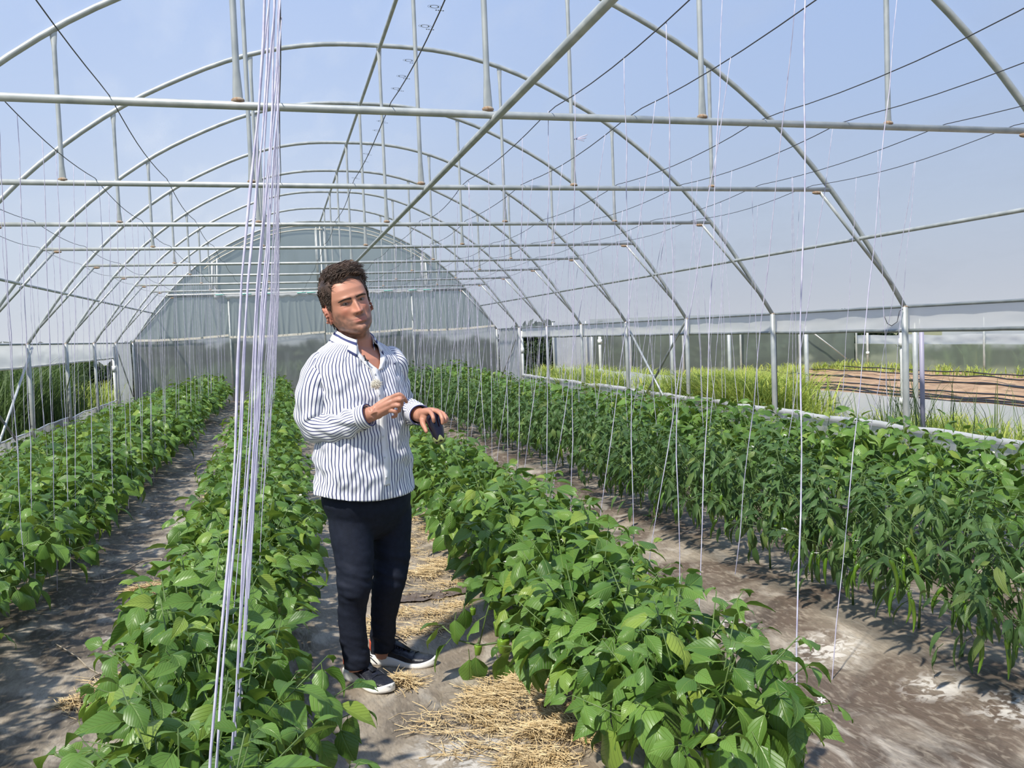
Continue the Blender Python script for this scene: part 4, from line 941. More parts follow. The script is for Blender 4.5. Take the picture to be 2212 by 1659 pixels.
# left hand gripping the eggplant from above
EG0, EG1 = at(935, 899, 3.985), at(950, 950, 3.955)
kl = [at(928, 889, 3.972), at(939, 887, 3.985), at(948, 889, 4.005), at(955, 893, 4.025)]
W1 = at(908, 897, 4.03)
for i, k in enumerate(kl):
    limb(mb, [W1 + UP * (.006 - .004 * i), W1.lerp(k, .55) + UP * .004, k], [.021, .019, .0125], 14)
blob(mb, at(920, 900, 4.005), .025)
finger(mb, [kl[0], at(933, 895, 3.940), at(936, 903, 3.926), at(937, 910, 3.930)], .0100, .0080)
finger(mb, [kl[1], at(950, 893, 3.948), at(955, 904, 3.930), at(956, 914, 3.932)], .0100, .0080)
finger(mb, [kl[2], at(958, 894, 3.985), at(962, 903, 3.962), at(960, 911, 3.955)], .0096, .0076)
finger(mb, [kl[3], at(962, 898, 4.020), at(966, 906, 4.000), at(962, 912, 3.990)], .0085, .0068)
finger(mb, [at(912, 904, 4.0), at(914, 916, 3.975), at(918, 925, 3.960), at(921, 932, 3.952)], .0135, .0085)
# legs and feet inside the clothes
NH, FHP = at(762, 1100, 4.03), at(835, 1100, 4.2)
NL = [NH, at(764, 1180, 4.03), at(765, 1265, 4.0), at(764, 1340, 4.02), at(768, 1420, 4.04), at(772, 1448, 4.04)]
FL = [FHP, at(845, 1180, 4.21), at(838, 1265, 4.19), at(830, 1340, 4.23), at(827, 1395, 4.27), at(828, 1418, 4.28)]
limb(mb, NL, [.070, .070, .052, .045, .036, .036]); limb(mb, FL, [.070, .070, .052, .045, .036, .036])
P = [ring(at(790, y, MD), .13, .08) for y in (1090, 1040)]; P = [[tuple(np.mean(P[0], 0))] * 48] + P + [[tuple(np.mean(P[-1], 0))] * 48]; mb.grid(np.array(P), closed=True)
body, co = voxel('body', mb, .0031, 2, .45)
setco(body, co)
# skin colours by place on the head, with painted shade in eye slits and nostrils
HI = HM.transposed(); L0 = (co - np.array(HO)) @ np.array(HM) / HK
x_, y_, z_ = np.abs(L0[:, 0]), L0[:, 1], L0[:, 2]
skin = np.array((.52, .245, .160)); c = np.tile(skin, (len(co), 1))
isH = (z_ > -.03) & (z_ < .25) & (x_ < .11) & (np.abs(y_) < .15)
def sm(v, a, b): t = np.clip((v - a) / (b - a), 0, 1); return t * t * (3 - 2 * t)
beard = isH * np.clip(sm(z_, -.035, -.01) * (1 - sm(z_, .040 + np.clip(x_ - .02, 0, .1) * .95, .060 + np.clip(x_ - .02, 0, .1) * 1.0)) * sm(y_, -.03, .02) + 1.0 * np.exp(-((x_ - .004) / .020) ** 4 - ((z_ - .0625) / .006) ** 2), 0, 1)
lips = isH * np.exp(-(x_ / .023) ** 6 - ((z_ - .0490) / .0075) ** 4) * (y_ > .085)
beard = beard * (1 - lips) * np.clip(.8 + .5 * dnoise(L0, 60, 60, 60, 1, 2), .3, 1)
c = c * (1 - .78 * beard[:, None]) + np.array((.135, .085, .065)) * (.78 * beard[:, None])
c = c * (1 - .75 * lips[:, None]) + np.array((.40, .135, .11)) * (.75 * lips[:, None])
red = isH * (np.exp(-((x_ - .042) / .018) ** 2 - ((z_ - .088) / .02) ** 2) * .6 + np.exp(-(x_ / .014) ** 2 - ((z_ - .085) / .016) ** 2) * .5 + (x_ > .072) * .6 * (y_ < .02))
neckm = (z_ < -.0) & (z_ > -.2) & (x_ < .12) & (y_ > -.1)
c = c * (1 - .35 * red[:, None] * np.array((0.0, .8, .8))); c[neckm] = np.minimum(c[neckm], np.array((.54, .235, .155)))
crease_shade = isH * (np.exp(-((x_ - .030) / .018) ** 4 - ((z_ - .1175) / .0042) ** 2)) * (y_ > .04)
c = c * (1 - .55 * crease_shade[:, None])
nostril_shade = isH * np.exp(-((x_ - .0085) / .004) ** 2 - ((z_ - .0725) / .003) ** 2) * (y_ > .085); c = c * (1 - .7 * nostril_shade[:, None])
vcol(body, np.clip(c, .01, 1))
def vc_mat(name, rough, sss=0.0, bump=.0, bs=300):
    m = bpy.data.materials.new(name); m.use_nodes = True; n = m.node_tree.nodes; L = m.node_tree.links; b = n['Principled BSDF']
    a = n.new('ShaderNodeAttribute'); a.attribute_name = 'Col'; L.new(a.outputs['Color'], b.inputs['Base Color']); b.inputs['Roughness'].default_value = rough
    if sss: b.inputs['Subsurface Weight'].default_value = sss; b.inputs['Subsurface Radius'].default_value = (.012, .004, .002); b.inputs['Subsurface Scale'].default_value = .6
    if bump:
        t = n.new('ShaderNodeTexCoord'); z = n.new('ShaderNodeTexNoise'); z.inputs['Scale'].default_value = bs; L.new(t.outputs['Object'], z.inputs['Vector'])
        bp = n.new('ShaderNodeBump'); bp.inputs['Strength'].default_value = bump; bp.inputs['Distance'].default_value = .002; L.new(z.outputs[0], bp.inputs['Height']); L.new(bp.outputs[0], b.inputs['Normal'])
    return m
M['skin'] = vc_mat('skin', .48, .12, .15)
body.materials.clear(); body.materials.append(M['skin']); body.polygons.foreach_set('use_smooth', np.ones(len(body.polygons), bool))
link('body', body, man)
# eyes
def eye_mat():
    m = bpy.data.materials.new('eye'); m.use_nodes = True; n = m.node_tree.nodes; L = m.node_tree.links; b = n['Principled BSDF']
    b.inputs['Roughness'].default_value = .3; b.inputs['Specular IOR Level'].default_value = .2
    t = n.new('ShaderNodeTexCoord'); s = n.new('ShaderNodeSeparateXYZ'); L.new(t.outputs['Object'], s.inputs[0])
    r = n.new('ShaderNodeValToRGB'); r.color_ramp.interpolation = 'CONSTANT'; L.new(s.outputs['Y'], r.inputs[0])
    r.color_ramp.elements[0].color = (.22, .17, .15, 1); r.color_ramp.elements[1].position = .0098; r.color_ramp.elements[1].color = (.05, .028, .015, 1)
    q = r.color_ramp.elements.new(.0118); q.color = (.004, .004, .004, 1); L.new(r.outputs[0], b.inputs['Base Color']); return m
me_ = MB(); me_.ell((0, 0, 0), (.0125,) * 3, 24, 16); EM = me_.mesh('eyeball', eye_mat())
for s in (-1, 1):
    link('eyeball', EM, man, mw=Matrix.Translation(HW((s * .030, .0742, .1168))) @ HM.to_4x4() @ Matrix.Rotation(.22, 4, 'Z'))
# hair
def hmask(x, y, z, th):
    'height of the hairline around the head'
    d = math.degrees(math.atan2(y, abs(x)))         # 90 front, -90 back
    if d > 48: return .197 - .010 * ((90 - d) / 42) ** 2 + .004 * math.sin(x * 90)
    if d > 18: return .187 - .085 * ((48 - d) / 30) ** .8
    if d > -16: return .100 + .035 * max(0, min(1, (16 - d) / 14))
    return max(.022, .135 - .113 * min(1, (-16 - d) / 30))
def hair_surf(th, z, off):
    x, y, z = hsurf(th, z, False); n = Vector((x * 1.5, (y + .005) * 1.1, max(0, (z - .12)) * 1.6)).normalized()
    return Vector((x, y, z)) + n * off
cap = MB(); P = []
for i in range(61):
    R = []
    for k in range(120):
        th = 2*PI*k/120; x0, y0, _ = hsurf(th, .15, False); zl = hmask(x0, y0, 0, th)
        z = zl + (.2345 - zl) * (i / 60) ** .9; e_ = min(1, i / 6)
        top = max(0, (z - .17) / .065)
        off = .002 + e_ * (.0035 + .011 * top ** .8) + .003 * noise.noise(Vector((math.cos(th) * 4, math.sin(th) * 4, z * 60))) * e_
        R.append(tuple(HW(hair_surf(th, z, off))))
    P.append(R)
P.append([tuple(np.mean(P[-1], 0))] * 120); cap.grid(np.array(P)[:, ::-1], closed=True)
# locks
for i in range(2600):
    th = random.uniform(0, 2*PI); x0, y0, _ = hsurf(th, .15, False); zl = hmask(x0, y0, 0, th); u = random.random() ** .75; z = zl + (.233 - zl) * u
    top = max(0, min(1, (z - .165) / .05)); p = hair_surf(th, z, .004 + .010 * top)
    n = Vector((p.x * 1.5, p.y * 1.1, max(0, p.z - .12) * 1.6)).normalized()
    L_ = (.012 + .026 * top) * random.uniform(.6, 1.25)
    flow = Vector((.95, .15, .0)) * top + Vector((0, -.55, -.85)) * (1 - top) + Vector((random.gauss(0, .16), random.gauss(0, .16), random.gauss(0, .08)))
    if y0 > .05 and u < .3: flow += Vector((.1, .1, .45))
    d = (n * (.12 + .35 * top) + flow * .85).normalized(); tip = p + d * L_ + Vector((0, 0, -.004)) ; mid = p + (d + n * .5).normalized() * L_ * .55
    w = random.uniform(.0010, .0018) * HK
    cap.tube([HW(p), HW(mid), HW(tip)], [w, w * .9, w * .2], 4)
hm = mat('dark_brown_hair', (.036, .023, .017), .5, .4, var=(.115, .072, .052), vscale=22)
cap.obj('hair', hm, man)
for s in (-1, 1):
    eb = MB()
    for i in range(230):
        t = random.random(); x = s * (.009 + .040 * t); zc = .1300 + .0045 * math.sin(t * 2.4) - .003 * t + random.uniform(-.0036, .0030) * (1 - .5 * t)
        th = math.acos(min(1, max(-1, x / .0735))) if False else None
        # find the surface point with this x
        lo, hi = (0.0, PI / 2) if x > 0 else (PI / 2, PI)
        for _ in range(18):
            m_ = (lo + hi) / 2; xm = hsurf(m_, zc)[0]
            if xm > x: lo = m_
            else: hi = m_
        p = Vector(hsurf((lo + hi) / 2, zc)); q = p + Vector((s * .0065, .0012, .0022 * (1 - 1.6 * t))); 
        eb.tube([HW(p - Vector((0, .0005, 0))), HW((p + q) / 2 + Vector((0, .0012, 0))), HW(q + Vector((0, -.0005 - .002 * t, 0)))], [.0011, .0012, .0004], 4)
    eb.obj('eyebrow', hm, man)

# --- shirt
def stripe_mat():
    m = bpy.data.materials.new('striped_cotton'); m.use_nodes = True; n = m.node_tree.nodes; L = m.node_tree.links; b = n['Principled BSDF']
    uv = n.new('ShaderNodeUVMap'); s = n.new('ShaderNodeSeparateXYZ'); L.new(uv.outputs[0], s.inputs[0])
    k = n.new('ShaderNodeMath'); k.operation = 'MULTIPLY'; k.inputs[1].default_value = 1 / .0166; L.new(s.outputs[0], k.inputs[0])
    f = n.new('ShaderNodeMath'); f.operation = 'PINGPONG'; f.inputs[1].default_value = .5; L.new(k.outputs[0], f.inputs[0])
    r = n.new('ShaderNodeMapRange'); r.inputs[1].default_value = .125; r.inputs[2].default_value = .17; r.inputs[3].default_value = 1; r.inputs[4].default_value = 0; L.new(f.outputs[0], r.inputs[0])
    mx = n.new('ShaderNodeMixRGB'); mx.inputs[1].default_value = (.80, .80, .82, 1); mx.inputs[2].default_value = (.055, .065, .17, 1); L.new(r.outputs[0], mx.inputs[0]); L.new(mx.outputs[0], b.inputs['Base Color'])
    b.inputs['Roughness'].default_value = .8; b.inputs['Specular IOR Level'].default_value = .2
    return m
M['shirt'] = stripe_mat()
TR = [(1062, 790, 98), (1050, 788, 97), (1030, 787, 95.5), (1005, 785, 94), (975, 784, 93), (945, 783, 92), (915, 781, 92), (885, 780, 92), (855, 779, 93), (825, 776, 95), (800, 773, 97), (785, 771, 96), (772, 769, 91), (762, 767.5, 82), (753, 766.5, 70), (745, 766, 58), (738, 766, 46), (732, 766, 40)]
def lerp_t(T, y):
    T = sorted(T); y = min(max(y, T[0][0]), T[-1][0])
    for i in range(len(T) - 1):
        if y <= T[i+1][0]: break
    t = (y - T[i][0]) / (T[i+1][0] - T[i][0]); return [T[i][k] + (T[i+1][k] - T[i][k]) * t for k in (1, 2)]
NR, NC = 150, 220; P = np.zeros((NR, NC + 1, 3)); U = np.zeros((NR, NC + 1, 2))
for i in range(NR):
    v = i / (NR - 1); y = 1060 - (1060 - 733) * v; c_, hw = lerp_t(TR, y)
    s_ = MD * .97 / 2042.2
    a = hw * .00200 / .838; b = a * (.68 - .17 * min(1, max(0, (880 - y) / 90)))
    if y < 760: b = max(b, .092 * (1) if y < 745 else .1)
    C = at(c_, y, MD + .0)
    arc = 0; prev = None
    for k in range(NC + 1):
        t = PI / 2 + 2*PI*k/NC      # starts at the front
        cs, sn = math.cos(t), math.sin(t); p = 2.25
        q = C + BL * (a * abs(cs) ** (2/p) * (1 if cs > 0 else -1)) + BF * (b * abs(sn) ** (2/p) * (1 if sn > 0 else -1))
        if y < 775: q -= BF * .0009 * (775 - y) * .4
        # belly and chest
        fr = max(0, sn); q += BF * fr * (.018 * math.exp(-((y - 985) / 60) ** 2) + .012 * math.exp(-((y - 830) / 40) ** 2))
        # drape folds: slanting soft creases
        nrm = (BL * cs * 1.0 + BF * sn * 1.3).normalized(); ang = t
        fold = .0095 * noise.noise(Vector((cs * 2.2, sn * 2.2, y * .020))) + .0070 * math.sin(y * .075 + ang * 3.0) * math.exp(-((y - 1000) / 45) ** 2) * (.4 + .6 * abs(cs)) \
            + .0078 * noise.noise(Vector((cs * 5 + y * .012, sn * 5, y * .045))) + .0040 * noise.noise(Vector((cs * 10 + y * .03, sn * 10, y * .05)))
        q += nrm * fold * (1 if y > 770 else .3)
        if v < .06: q += UP * (-.020 * fr + .012 * abs(cs) ** 2) * (1 - v / .06)
        P[i, k] = q
        if prev is not None: arc += (Vector(P[i, k]) - prev).length
        prev = Vector(P[i, k]); U[i, k] = (arc, (1060 - y) * .002)
    # stripes keep their count: measured round a fixed girth
    U[i, :, 0] *= 1.31 / arc
    U[i, :, 0] += .10 * max(0, (800 - y)) * .004
F = []; UVs = U.reshape(-1, 2)
for i in range(NR - 1):
    y = 1060 - (1060 - 733) * (i / (NR - 1)); half = 0 if y > 803 else (803 - y) / 70 * .07
    for k in range(NC):
        dk = min(k, NC - 1 - k) / NC * 1.31 / 1.31
        if dk < half: continue
        a0 = i * (NC + 1) + k; F.append((a0, a0 + NC + 1, a0 + NC + 2, a0 + 1))
V = P.reshape(-1, 3)
shirt = link('shirt', mesh_np('shirt', V, F, UVs, M['shirt']), man)
def solidify(o, th): md = o.modifiers.new('thickness', 'SOLIDIFY'); md.thickness = th; md.offset = 0
solidify(shirt, .0015)
PW[shirt.name] = Matrix.Identity(4)
def sleeve(pts, rads, sub=16, seed=0, ub=0.0):
    q = [Vector(p) for p in pts]; cen = []; rr = []
    for i in range(len(q) - 1):
        p0, p1, p2, p3 = q[max(i-1, 0)], q[i], q[i+1], q[min(i+2, len(q)-1)]
        for k in range(sub):
            t = k / sub; cen.append(.5 * ((2*p1) + (p2 - p0) * t + (2*p0 - 5*p1 + 4*p2 - p3) * t*t + (3*p1 - p0 - 3*p2 + p3) * t**3)); rr.append(rads[i] + (rads[i+1] - rads[i]) * (t * t * (3 - 2*t)))
    cen.append(q[-1]); rr.append(rads[-1]); n = len(cen); m = 72; P = np.zeros((n, m + 1, 3)); U = np.zeros((n, m + 1, 2))
    a = None; d_ = 0
    for i in range(n):
        t = (cen[min(i+1, n-1)] - cen[max(i-1, 0)]).normalized()
        if a is None: a = t.cross(FH).normalized()
        a = (a - t * a.dot(t)).normalized(); b = t.cross(a); 
        if i: d_ += (cen[i] - cen[i-1]).length
        for k in range(m + 1):
            g_ = 2*PI*(k % m)/m; nn = a * math.cos(g_) + b * math.sin(g_)
            w = .012 * noise.noise(Vector((nn.x * 1.5 + seed, nn.y * 1.5, d_ * 16 + nn.z * 2))) + .0090 * math.sin(d_ * 80 + 3 * math.cos(g_ + seed)) * max(0, noise.noise(Vector((math.cos(g_) * 1.2, d_ * 7, seed + 3))) + .35)
            P[i, k] = cen[i] + nn * (rr[i] + w * min(1, i / 8)); U[i, k] = (ub + g_ / (2*PI) * .515, d_)
    return P, U
sl = MB()
Pr, Ur = sleeve([at(722, 768, 4.04), at(697, 800, 4.0), at(681, 850, 3.985), at(681, 914, 3.98), at(730, 922, 3.93), at(780, 903, 3.885)], [.040, .074, .082, .074, .064, .050], seed=1)
sl.grid(Pr, UV=Ur)
o_ = sl.obj('sleeve', M['shirt'], shirt); solidify(o_, .0015)
sl = MB(); Pl, Ul = sleeve([at(826, 776, 4.18), at(843, 786, 4.21), at(852, 830, 4.27), at(862, 880, 4.29), at(882, 889, 4.18), at(900, 893, 4.085)], [.045, .074, .068, .060, .052, .046], seed=5)
sl.grid(Pl, UV=Ul); o_ = sl.obj('sleeve', M['shirt'], shirt); solidify(o_, .0015)
for p0, p1, r in ((at(777, 904, 3.888), at(798, 896, 3.873), .049), (at(896, 892, 4.10), at(908, 897, 4.04), .045)):
    cf = MB(); n = 48; t = (p1 - p0).normalized(); a = t.cross(FH).normalized(); b = t.cross(a); P = []; U = []
    for v_, dr in ((0, .0), (.03, .003), (.5, .0035), (.97, .002), (1, .0), (.98, -.003), (.5, -.004)):
        P.append([tuple(p0.lerp(p1, v_) + (a * math.cos(2*PI*k/n) * .96 + b * math.sin(2*PI*k/n) * 1.05) * (r + dr)) for k in range(n + 1)]); U.append([(k / n * .29 if False else v_ * .065 + .002, k / n) for k in range(n + 1)])
    cf.grid(np.array(P), UV=np.array(U)); cf.ell(p0.lerp(p1, .5) + b * 0 - UP * (r * .9) - FH * .01, (.005, .005, .002), 10, 5); cf.obj('cuff', M['shirt'], shirt)
# collar: a stand and a turned-down leaf, open at the throat
def neck_ring(t, y, rr):
    c_ = at(767, y, 4.09); return c_ + BL * (rr * 1.02 * math.cos(t)) + BF * (rr * 1.06 * math.sin(t))
cl = MB(); P = []; U = []
for k in range(81):
    t = PI / 2 + .62 + (2*PI - 1.24) * k / 80; fr = max(0, math.sin(t)); bk = max(0, -math.sin(t))
    rr = .073 + .006 * fr; y0_ = 743 + 20 * fr - 10 * bk; lf = 22 + 22 * fr ** 3; up = 23 + 2 * bk
    row = []
    for j, (dy, dr) in enumerate(((8, .010), (-up * .5, .0), (-up, -.001), (-up - 2, .004), (-up + 2, .010), (-up + lf * .5, .022 + .004 * fr), (-up + lf, .034 + .012 * fr))):
        row.append(tuple(neck_ring(t, y0_ + dy, rr + dr)))
    P.append(row); U.append([(j_ * .0105 + .004 + .002 * k / 80, k * .005) for j_ in range(7)])
cl.grid(np.array(P), UV=np.array(U)); o_ = cl.obj('collar', M['shirt'], shirt); solidify(o_, .002)
# placket edges along the open throat and down the front
M['white_cloth'] = mat('white_cloth', (.80, .80, .82), .8, .2, bump=.1)
def surf(i, k): return Vector(P_s[i, k % (NC + 1)])
P_s = V.reshape(NR, NC + 1, 3)
for s in (1, -1):
    pk = MB(); R = []; U = []
    for i in range(NR - 1, 8, -2):
        y = 1060 - (1060 - 733) * (i / (NR - 1)); half = 0 if y > 803 else (803 - y) / 70 * .07
        k0 = int(half * NC) if s > 0 else NC - int(half * NC)
        if s < 0 and y > 800: break
        pts = [Vector(P_s[i, min(max(k0 + s * j, 0), NC)]) for j in (0, 2, 4)]
        R.append([tuple(p + BF * .004 + BL * 0) for p in pts]); U.append([(.004 + j * .004, i * .004) for j in range(3)])
    pk.grid(np.array(R), UV=np.array(U)); o_ = pk.obj('placket', M['shirt'], shirt); solidify(o_, .003)
bt = mat('pale_button', (.62, .64, .66), .3)
for y in (806, 850, 893, 936, 980, 1022):
    i = int((1060 - y) / (1060 - 733) * (NR - 1)); p = Vector(P_s[i, 3]) + BF * .007
    b_ = MB(); b_.ell(p, (.0055, .0055, .002), 12, 6, Matrix((BL, UP, BF)).transposed()); b_.obj('button', bt, shirt)
b_ = MB(); i = int((1060 - 787) / (1060 - 733) * (NR - 1)); p = Vector(P_s[i, NC - 16])
for dx in (-.003, 0, .003): b_.ell(p + BL * dx + BF * .003 + UP * (abs(dx) * -.8), (.0016, .0016, .0036), 6, 5)
b_.obj('embroidery', mat('navy_thread', (.02, .03, .10), .7), shirt, label='tiny navy embroidered mark on the chest')
# microphone clip and its furry windshield
mc = MB(); mc.tube([at(786, 768, 3.985), at(790, 777, 3.975)], .0035, 8); mc.tube([at(788, 778, 3.975), at(796, 779, 3.970)], .003, 8); mc.tube([at(792, 776, 3.975), at(800, 800, 3.955), at(807, 822, 3.94)], .0012, 5)
mc.obj('lapel_microphone', M['black_pipe'], label='small black lapel microphone clipped to the shirt opening', cat='microphone')
fz = MB(); fc = at(813, 830, 3.925); fz.ell(fc, (.016, .014, .017), 14, 10)
for i in range(420):
    d = Vector((random.gauss(0, 1), random.gauss(0, 1), random.gauss(0, 1))).normalized(); p = fc + d * .013; q = p + d * random.uniform(.006, .013) + Vector((random.gauss(0, .003), random.gauss(0, .003), random.gauss(0, .003)))
    fz.tube([p, p.lerp(q, .6), q], [.0009, .0007, .0002], 3)
fz.obj('windshield', mat('cream_fur', (.78, .74, .64), .9), label='fluffy cream microphone windshield on the front of the striped shirt', cat='microphone')

# --- trousers
tb = MB()
def rg(c_, y, hw, d, n=48, rat=.66): 
    return ring(at(c_, y, d), hw * .0020 / .84, hw * .0020 / .84 * rat, n)
P = [rg(c_, y, hw, MD + .01) for y, c_, hw in ((1165, 800, 20), (1150, 800, 46), (1125, 799, 68), (1100, 797, 84), (1078, 794, 90), (1050, 790, 86), (1025, 788, 82))]
P = [[tuple(np.mean(P[0], 0))] * 48] + P + [[tuple(np.mean(P[-1], 0))] * 48]; tb.grid(np.array(P), closed=True)
limb(tb, [at(762, 1062, 4.05), at(757, 1100, 4.04), at(759, 1150, 4.03), at(765, 1205, 4.015), at(765, 1262, 3.995), at(761, 1305, 4.01), at(761, 1350, 4.02), at(767, 1400, 4.035), at(772, 1445, 4.04)], [.070, .096, .093, .086, .074, .062, .058, .060, .057], 28)
limb(tb, [at(830, 1062, 4.17), at(842, 1100, 4.2), at(844, 1150, 4.21), at(845, 1205, 4.205), at(840, 1262, 4.18), at(832, 1305, 4.20), at(828, 1350, 4.23), at(827, 1380, 4.25), at(827, 1404, 4.26)], [.070, .096, .092, .084, .072, .065, .060, .058, .058], 28)
tm, co = voxel('trousers', tb, .006, 14, .5); setco(tm, co)
N_ = normals(tm)
py = 1480 - (co[:, 2]) / .00203 
knee = np.exp(-((co[:, 2] - .44) / .10) ** 2); ank = np.exp(-((co[:, 2] - .14) / .09) ** 2); hipf = np.exp(-((co[:, 2] - .78) / .12) ** 2)
w1 = np.array([noise.fractal(Vector((p[0]*9, p[1]*9, p[2]*24 + p[0]*9)), 1.0, 2.0, 2) for p in co]); w2 = dnoise(co, 3.5, 3.5, 6, 9, 2); w3 = dnoise(co, 14, 14, 30, 20)
disp = (.0068 * w1 * (knee * 1.0 + ank * 1.1 + .16) + .005 * w2 + .0008 * w3)
co = co + N_ * disp[:, None]; setco(tm, co); tm.polygons.foreach_set('use_smooth', np.ones(len(tm.polygons), bool))
tm.materials.clear(); tm.materials.append(mat('navy_cotton', (.0085, .0115, .022), .75, .25, var=(.012, .016, .030), vscale=40, bump=.15, bscale=400)); link('trousers', tm, man)

# --- shoes
M['sole'] = mat('white_rubber', (.82, .81, .78), .45); M['upper'] = mat('navy_black_leather', (.012, .014, .022), .38, .5, var=(.022, .024, .032), vscale=60, bump=.25, bscale=120)
M['orange'] = mat('orange_heel_tab', (.55, .10, .05), .6); M['lace'] = mat('navy_lace', (.010, .013, .035), .6)
def shoe(heel, toe, label, turn=0):
    hx_, hy_ = heel; d = Vector((toe[0] - hx_, toe[1] - hy_, 0)); L_ = .315; d.normalize(); d = Matrix.Rotation(turn, 3, 'Z') @ d; s = UP.cross(d)
    B = Matrix((d, s, UP)).transposed(); O = Vector((hx_, hy_, .0))
    def Wp(x, y, z): return O + B @ Vector((x, y, z))
    t = link('shoe', None, man, mw=Matrix.Translation(O)); 
    def hwid(x): return .036 + .016 * math.exp(-((x - .22) / .07) ** 2) + .004 * math.exp(-(x / .05) ** 2) - .002 * math.exp(-((x - .12) / .04) ** 2)
    def endf(x): 
        e0 = math.sqrt(max(0, 1 - ((.035 - x) / .035) ** 2)) if x < .035 else 1
        e1 = math.sqrt(max(0, 1 - ((x - (L_ - .07)) / .07) ** 2)) if x > L_ - .07 else 1
        return max(.03, e0 * e1)
    so = MB(); P = []
    xs_ = [L_ * (.5 - .5 * math.cos(PI * i / 40)) for i in range(41)]
    for x in xs_:
        w = hwid(x) * endf(x) + .003; toeup = .012 * max(0, (x - .24) / .075) ** 2; heelk = .010 * math.exp(-(x / .02) ** 2)
        top = .050 - .020 * min(1, x / .2) + toeup + .006 * math.sin(x * 22); bot = .002 + toeup * .8 + heelk
        R = []
        for (u, v) in ((-1, 0), (-1.04, .3), (-1.02, .75), (-.95, 1), (-.4, 1), (.4, 1), (.95, 1), (1.02, .75), (1.04, .3), (1, 0), (.4, -.0), (-.4, -.0)): R.append(tuple(Wp(x - .004, u * w, bot + (top - bot) * v)))
        P.append(R)
    P = [[tuple(np.mean(P[0], 0))] * 12] + P + [[tuple(np.mean(P[-1], 0))] * 12]; so.grid(np.array(P), closed=True); so.obj('sole', M['sole'], t)
    up = MB(); P = []
    for x in xs_:
        x = .004 + x * .975; w = hwid(x) * endf(x) * .97; toeup = .010 * max(0, (x - .24) / .075) ** 2
        h = .098 if x < .10 else .098 - .050 * min(1, (x - .10) / .13) ** .9
        if x > .22: h = .050 * max(.45, math.sqrt(max(0, 1 - ((x - .22) / .10) ** 2.4)))
        if x < .04: h = .092 + .012 * (1 - x / .04)
        b0 = .026; R = []
        for k in range(17):
            a = PI * k / 16; y = w * abs(math.cos(a)) ** .72 * (1 if math.cos(a) > 0 else -1); z = b0 + toeup + (h - b0) * math.sin(a) ** .62
            if x < .12: y *= 1 - .18 * math.sin(a)
            R.append(tuple(Wp(x, y, z + .0015 * noise.noise(Vector((x * 60, y * 60, z * 60))))))
        P.append(R)
    P = [[tuple(Wp(.004, 0, .05))] * 17] + P + [[tuple(Wp(L_ * .975, 0, .03))] * 17]; up.grid(np.array(P)); up.obj('upper', M['upper'], t)
    # toe cap seam and side panel as thin raised bands
    bd = MB()
    for sg in (-1, 1): bd.tube([Wp(.09, sg * .036, .085), Wp(.13, sg * .040, .062), Wp(.17, sg * .047, .055), Wp(.21, sg * .050, .040)], .0035, 6)
    bd.tube([Wp(.225, -.050, .034), Wp(.215, -.03, .052), Wp(.21, 0, .058), Wp(.215, .03, .052), Wp(.225, .050, .034)], .003, 6); bd.obj('side_panel', M['upper'], t)
    tg = MB(); tg.tube([Wp(.075, 0, .122), Wp(.10, 0, .108), Wp(.14, 0, .092), Wp(.19, 0, .068)], [.006, .008, .007, .004], 10, flat=[3.2, 3.2, 3.0, 2.6]); tg.obj('tongue', M['upper'], t)
    lc = MB()
    for i in range(5):
        x = .105 + .021 * i; z = .109 - .0125 * i
        lc.tube([Wp(x, -.026, z - .012), Wp(x + .006, -.008, z), Wp(x + .010, .010, z), Wp(x + .012, .026, z - .014)], .0028, 6)
        lc.tube([Wp(x + .012, -.026, z - .016), Wp(x + .006, .0, z + .001), Wp(x, .026, z - .012)], .0028, 6)
    lc.tube([Wp(.105, .0, .112), Wp(.11, .026, .122), Wp(.125, .044, .105), Wp(.12, .03, .100), Wp(.105, .0, .112)], .0026, 6)
    lc.tube([Wp(.105, .0, .112), Wp(.12, -.024, .120), Wp(.135, -.042, .100), Wp(.125, -.03, .098), Wp(.105, .0, .112)], .0026, 6)
    lc.tube([Wp(.105, .0, .112), Wp(.135, .028, .106), Wp(.155, .046, .078)], .0022, 6); lc.obj('lace', M['lace'], t)
    hb = MB(); P = []
    for z in np.linspace(.068, .110, 6): P.append([tuple(Wp(.034 - .037 * math.cos(a) * (1 - (z - .068) * 1.2), .034 * math.sin(a), z)) for a in np.linspace(-1.15, 1.15, 14)])
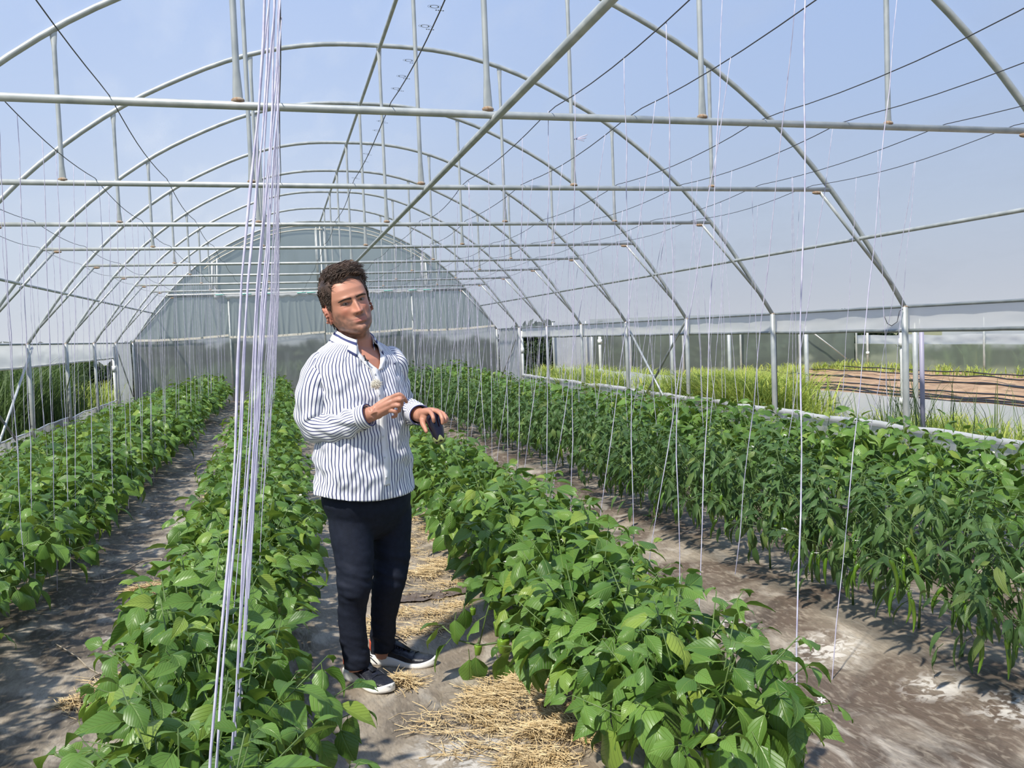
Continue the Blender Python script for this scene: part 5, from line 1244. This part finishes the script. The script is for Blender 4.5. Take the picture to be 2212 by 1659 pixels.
    hb.grid(np.array(P)); o_ = hb.obj('heel_tab', M['orange'], t, label='orange heel tab'); solidify(o_, .006)
    return t
h1, t1 = gp(752, 1462), gp(850, 1500); h2, t2 = gp(803, 1432), gp(924, 1438)
shoe(h1, t1, 'near'); shoe(h2, t2, 'far')

# --- eggplant held upside down
eg = empty('eggplant', EG0, 'glossy black eggplant held upside down, green calyx at its lower end', 'vegetable')
e = MB(); ax = (EG1 - EG0).normalized(); a = ax.cross(FH).normalized(); b = ax.cross(a); P = []
for i in range(31):
    t = i / 30; L_ = (EG1 - EG0).length + .030; r = .0335 * math.sin(PI * min(1, (t * .9 + .0)) ** .62) ** .6 if 0 < t else 0
    r = .034 * (math.sqrt(max(0, 1 - ((.25 - t) / .25) ** 2)) if t < .25 else 1 - .42 * ((t - .25) / .75) ** 1.5)
    c_ = EG0 - ax * .018 + ax * L_ * t; P.append([tuple(c_ + (a * math.cos(2*PI*k/24) + b * math.sin(2*PI*k/24)) * r) for k in range(24)])
P.append([tuple(EG0 - ax * .018 + ax * L_)] * 24)
e.grid(np.array(P), closed=True); e.obj('fruit', mat('black_purple_skin', (.006, .003, .010), .08, .6), eg)
e = MB(); P = []
for v_ in np.linspace(0, 1, 9):
    R = []
    for k in range(40):
        an = 2*PI*k/40; tooth = .5 + .5 * math.cos(an * 5); z = -.026 * (1 - v_) * (.25 + .75 * tooth) ; rr = .021 + .005 * (1 - v_) * (.6 + .5 * tooth) if v_ < .7 else .021 * (1 - (v_ - .7) / .3 * .75)
        R.append(tuple(EG1 + ax * (.012 + z + .006 * max(0, v_ - .7) / .3) + (a * math.cos(an) + b * math.sin(an)) * (rr + .001)))
    P.append(R)
e.grid(np.array(P), closed=True); o_ = e.obj('calyx', mat('yellow_green_calyx', (.33, .36, .13), .5, var=(.20, .26, .08), vscale=60), eg); solidify(o_, .002)
e = MB(); e.tube([EG1 + ax * .012, EG1 + ax * .030 + a * .001, EG1 + ax * .052 + RH * .006], [.0075, .006, .0055], 10); e.obj('stem', mat('pale_green_stem', (.36, .46, .16), .5), eg)
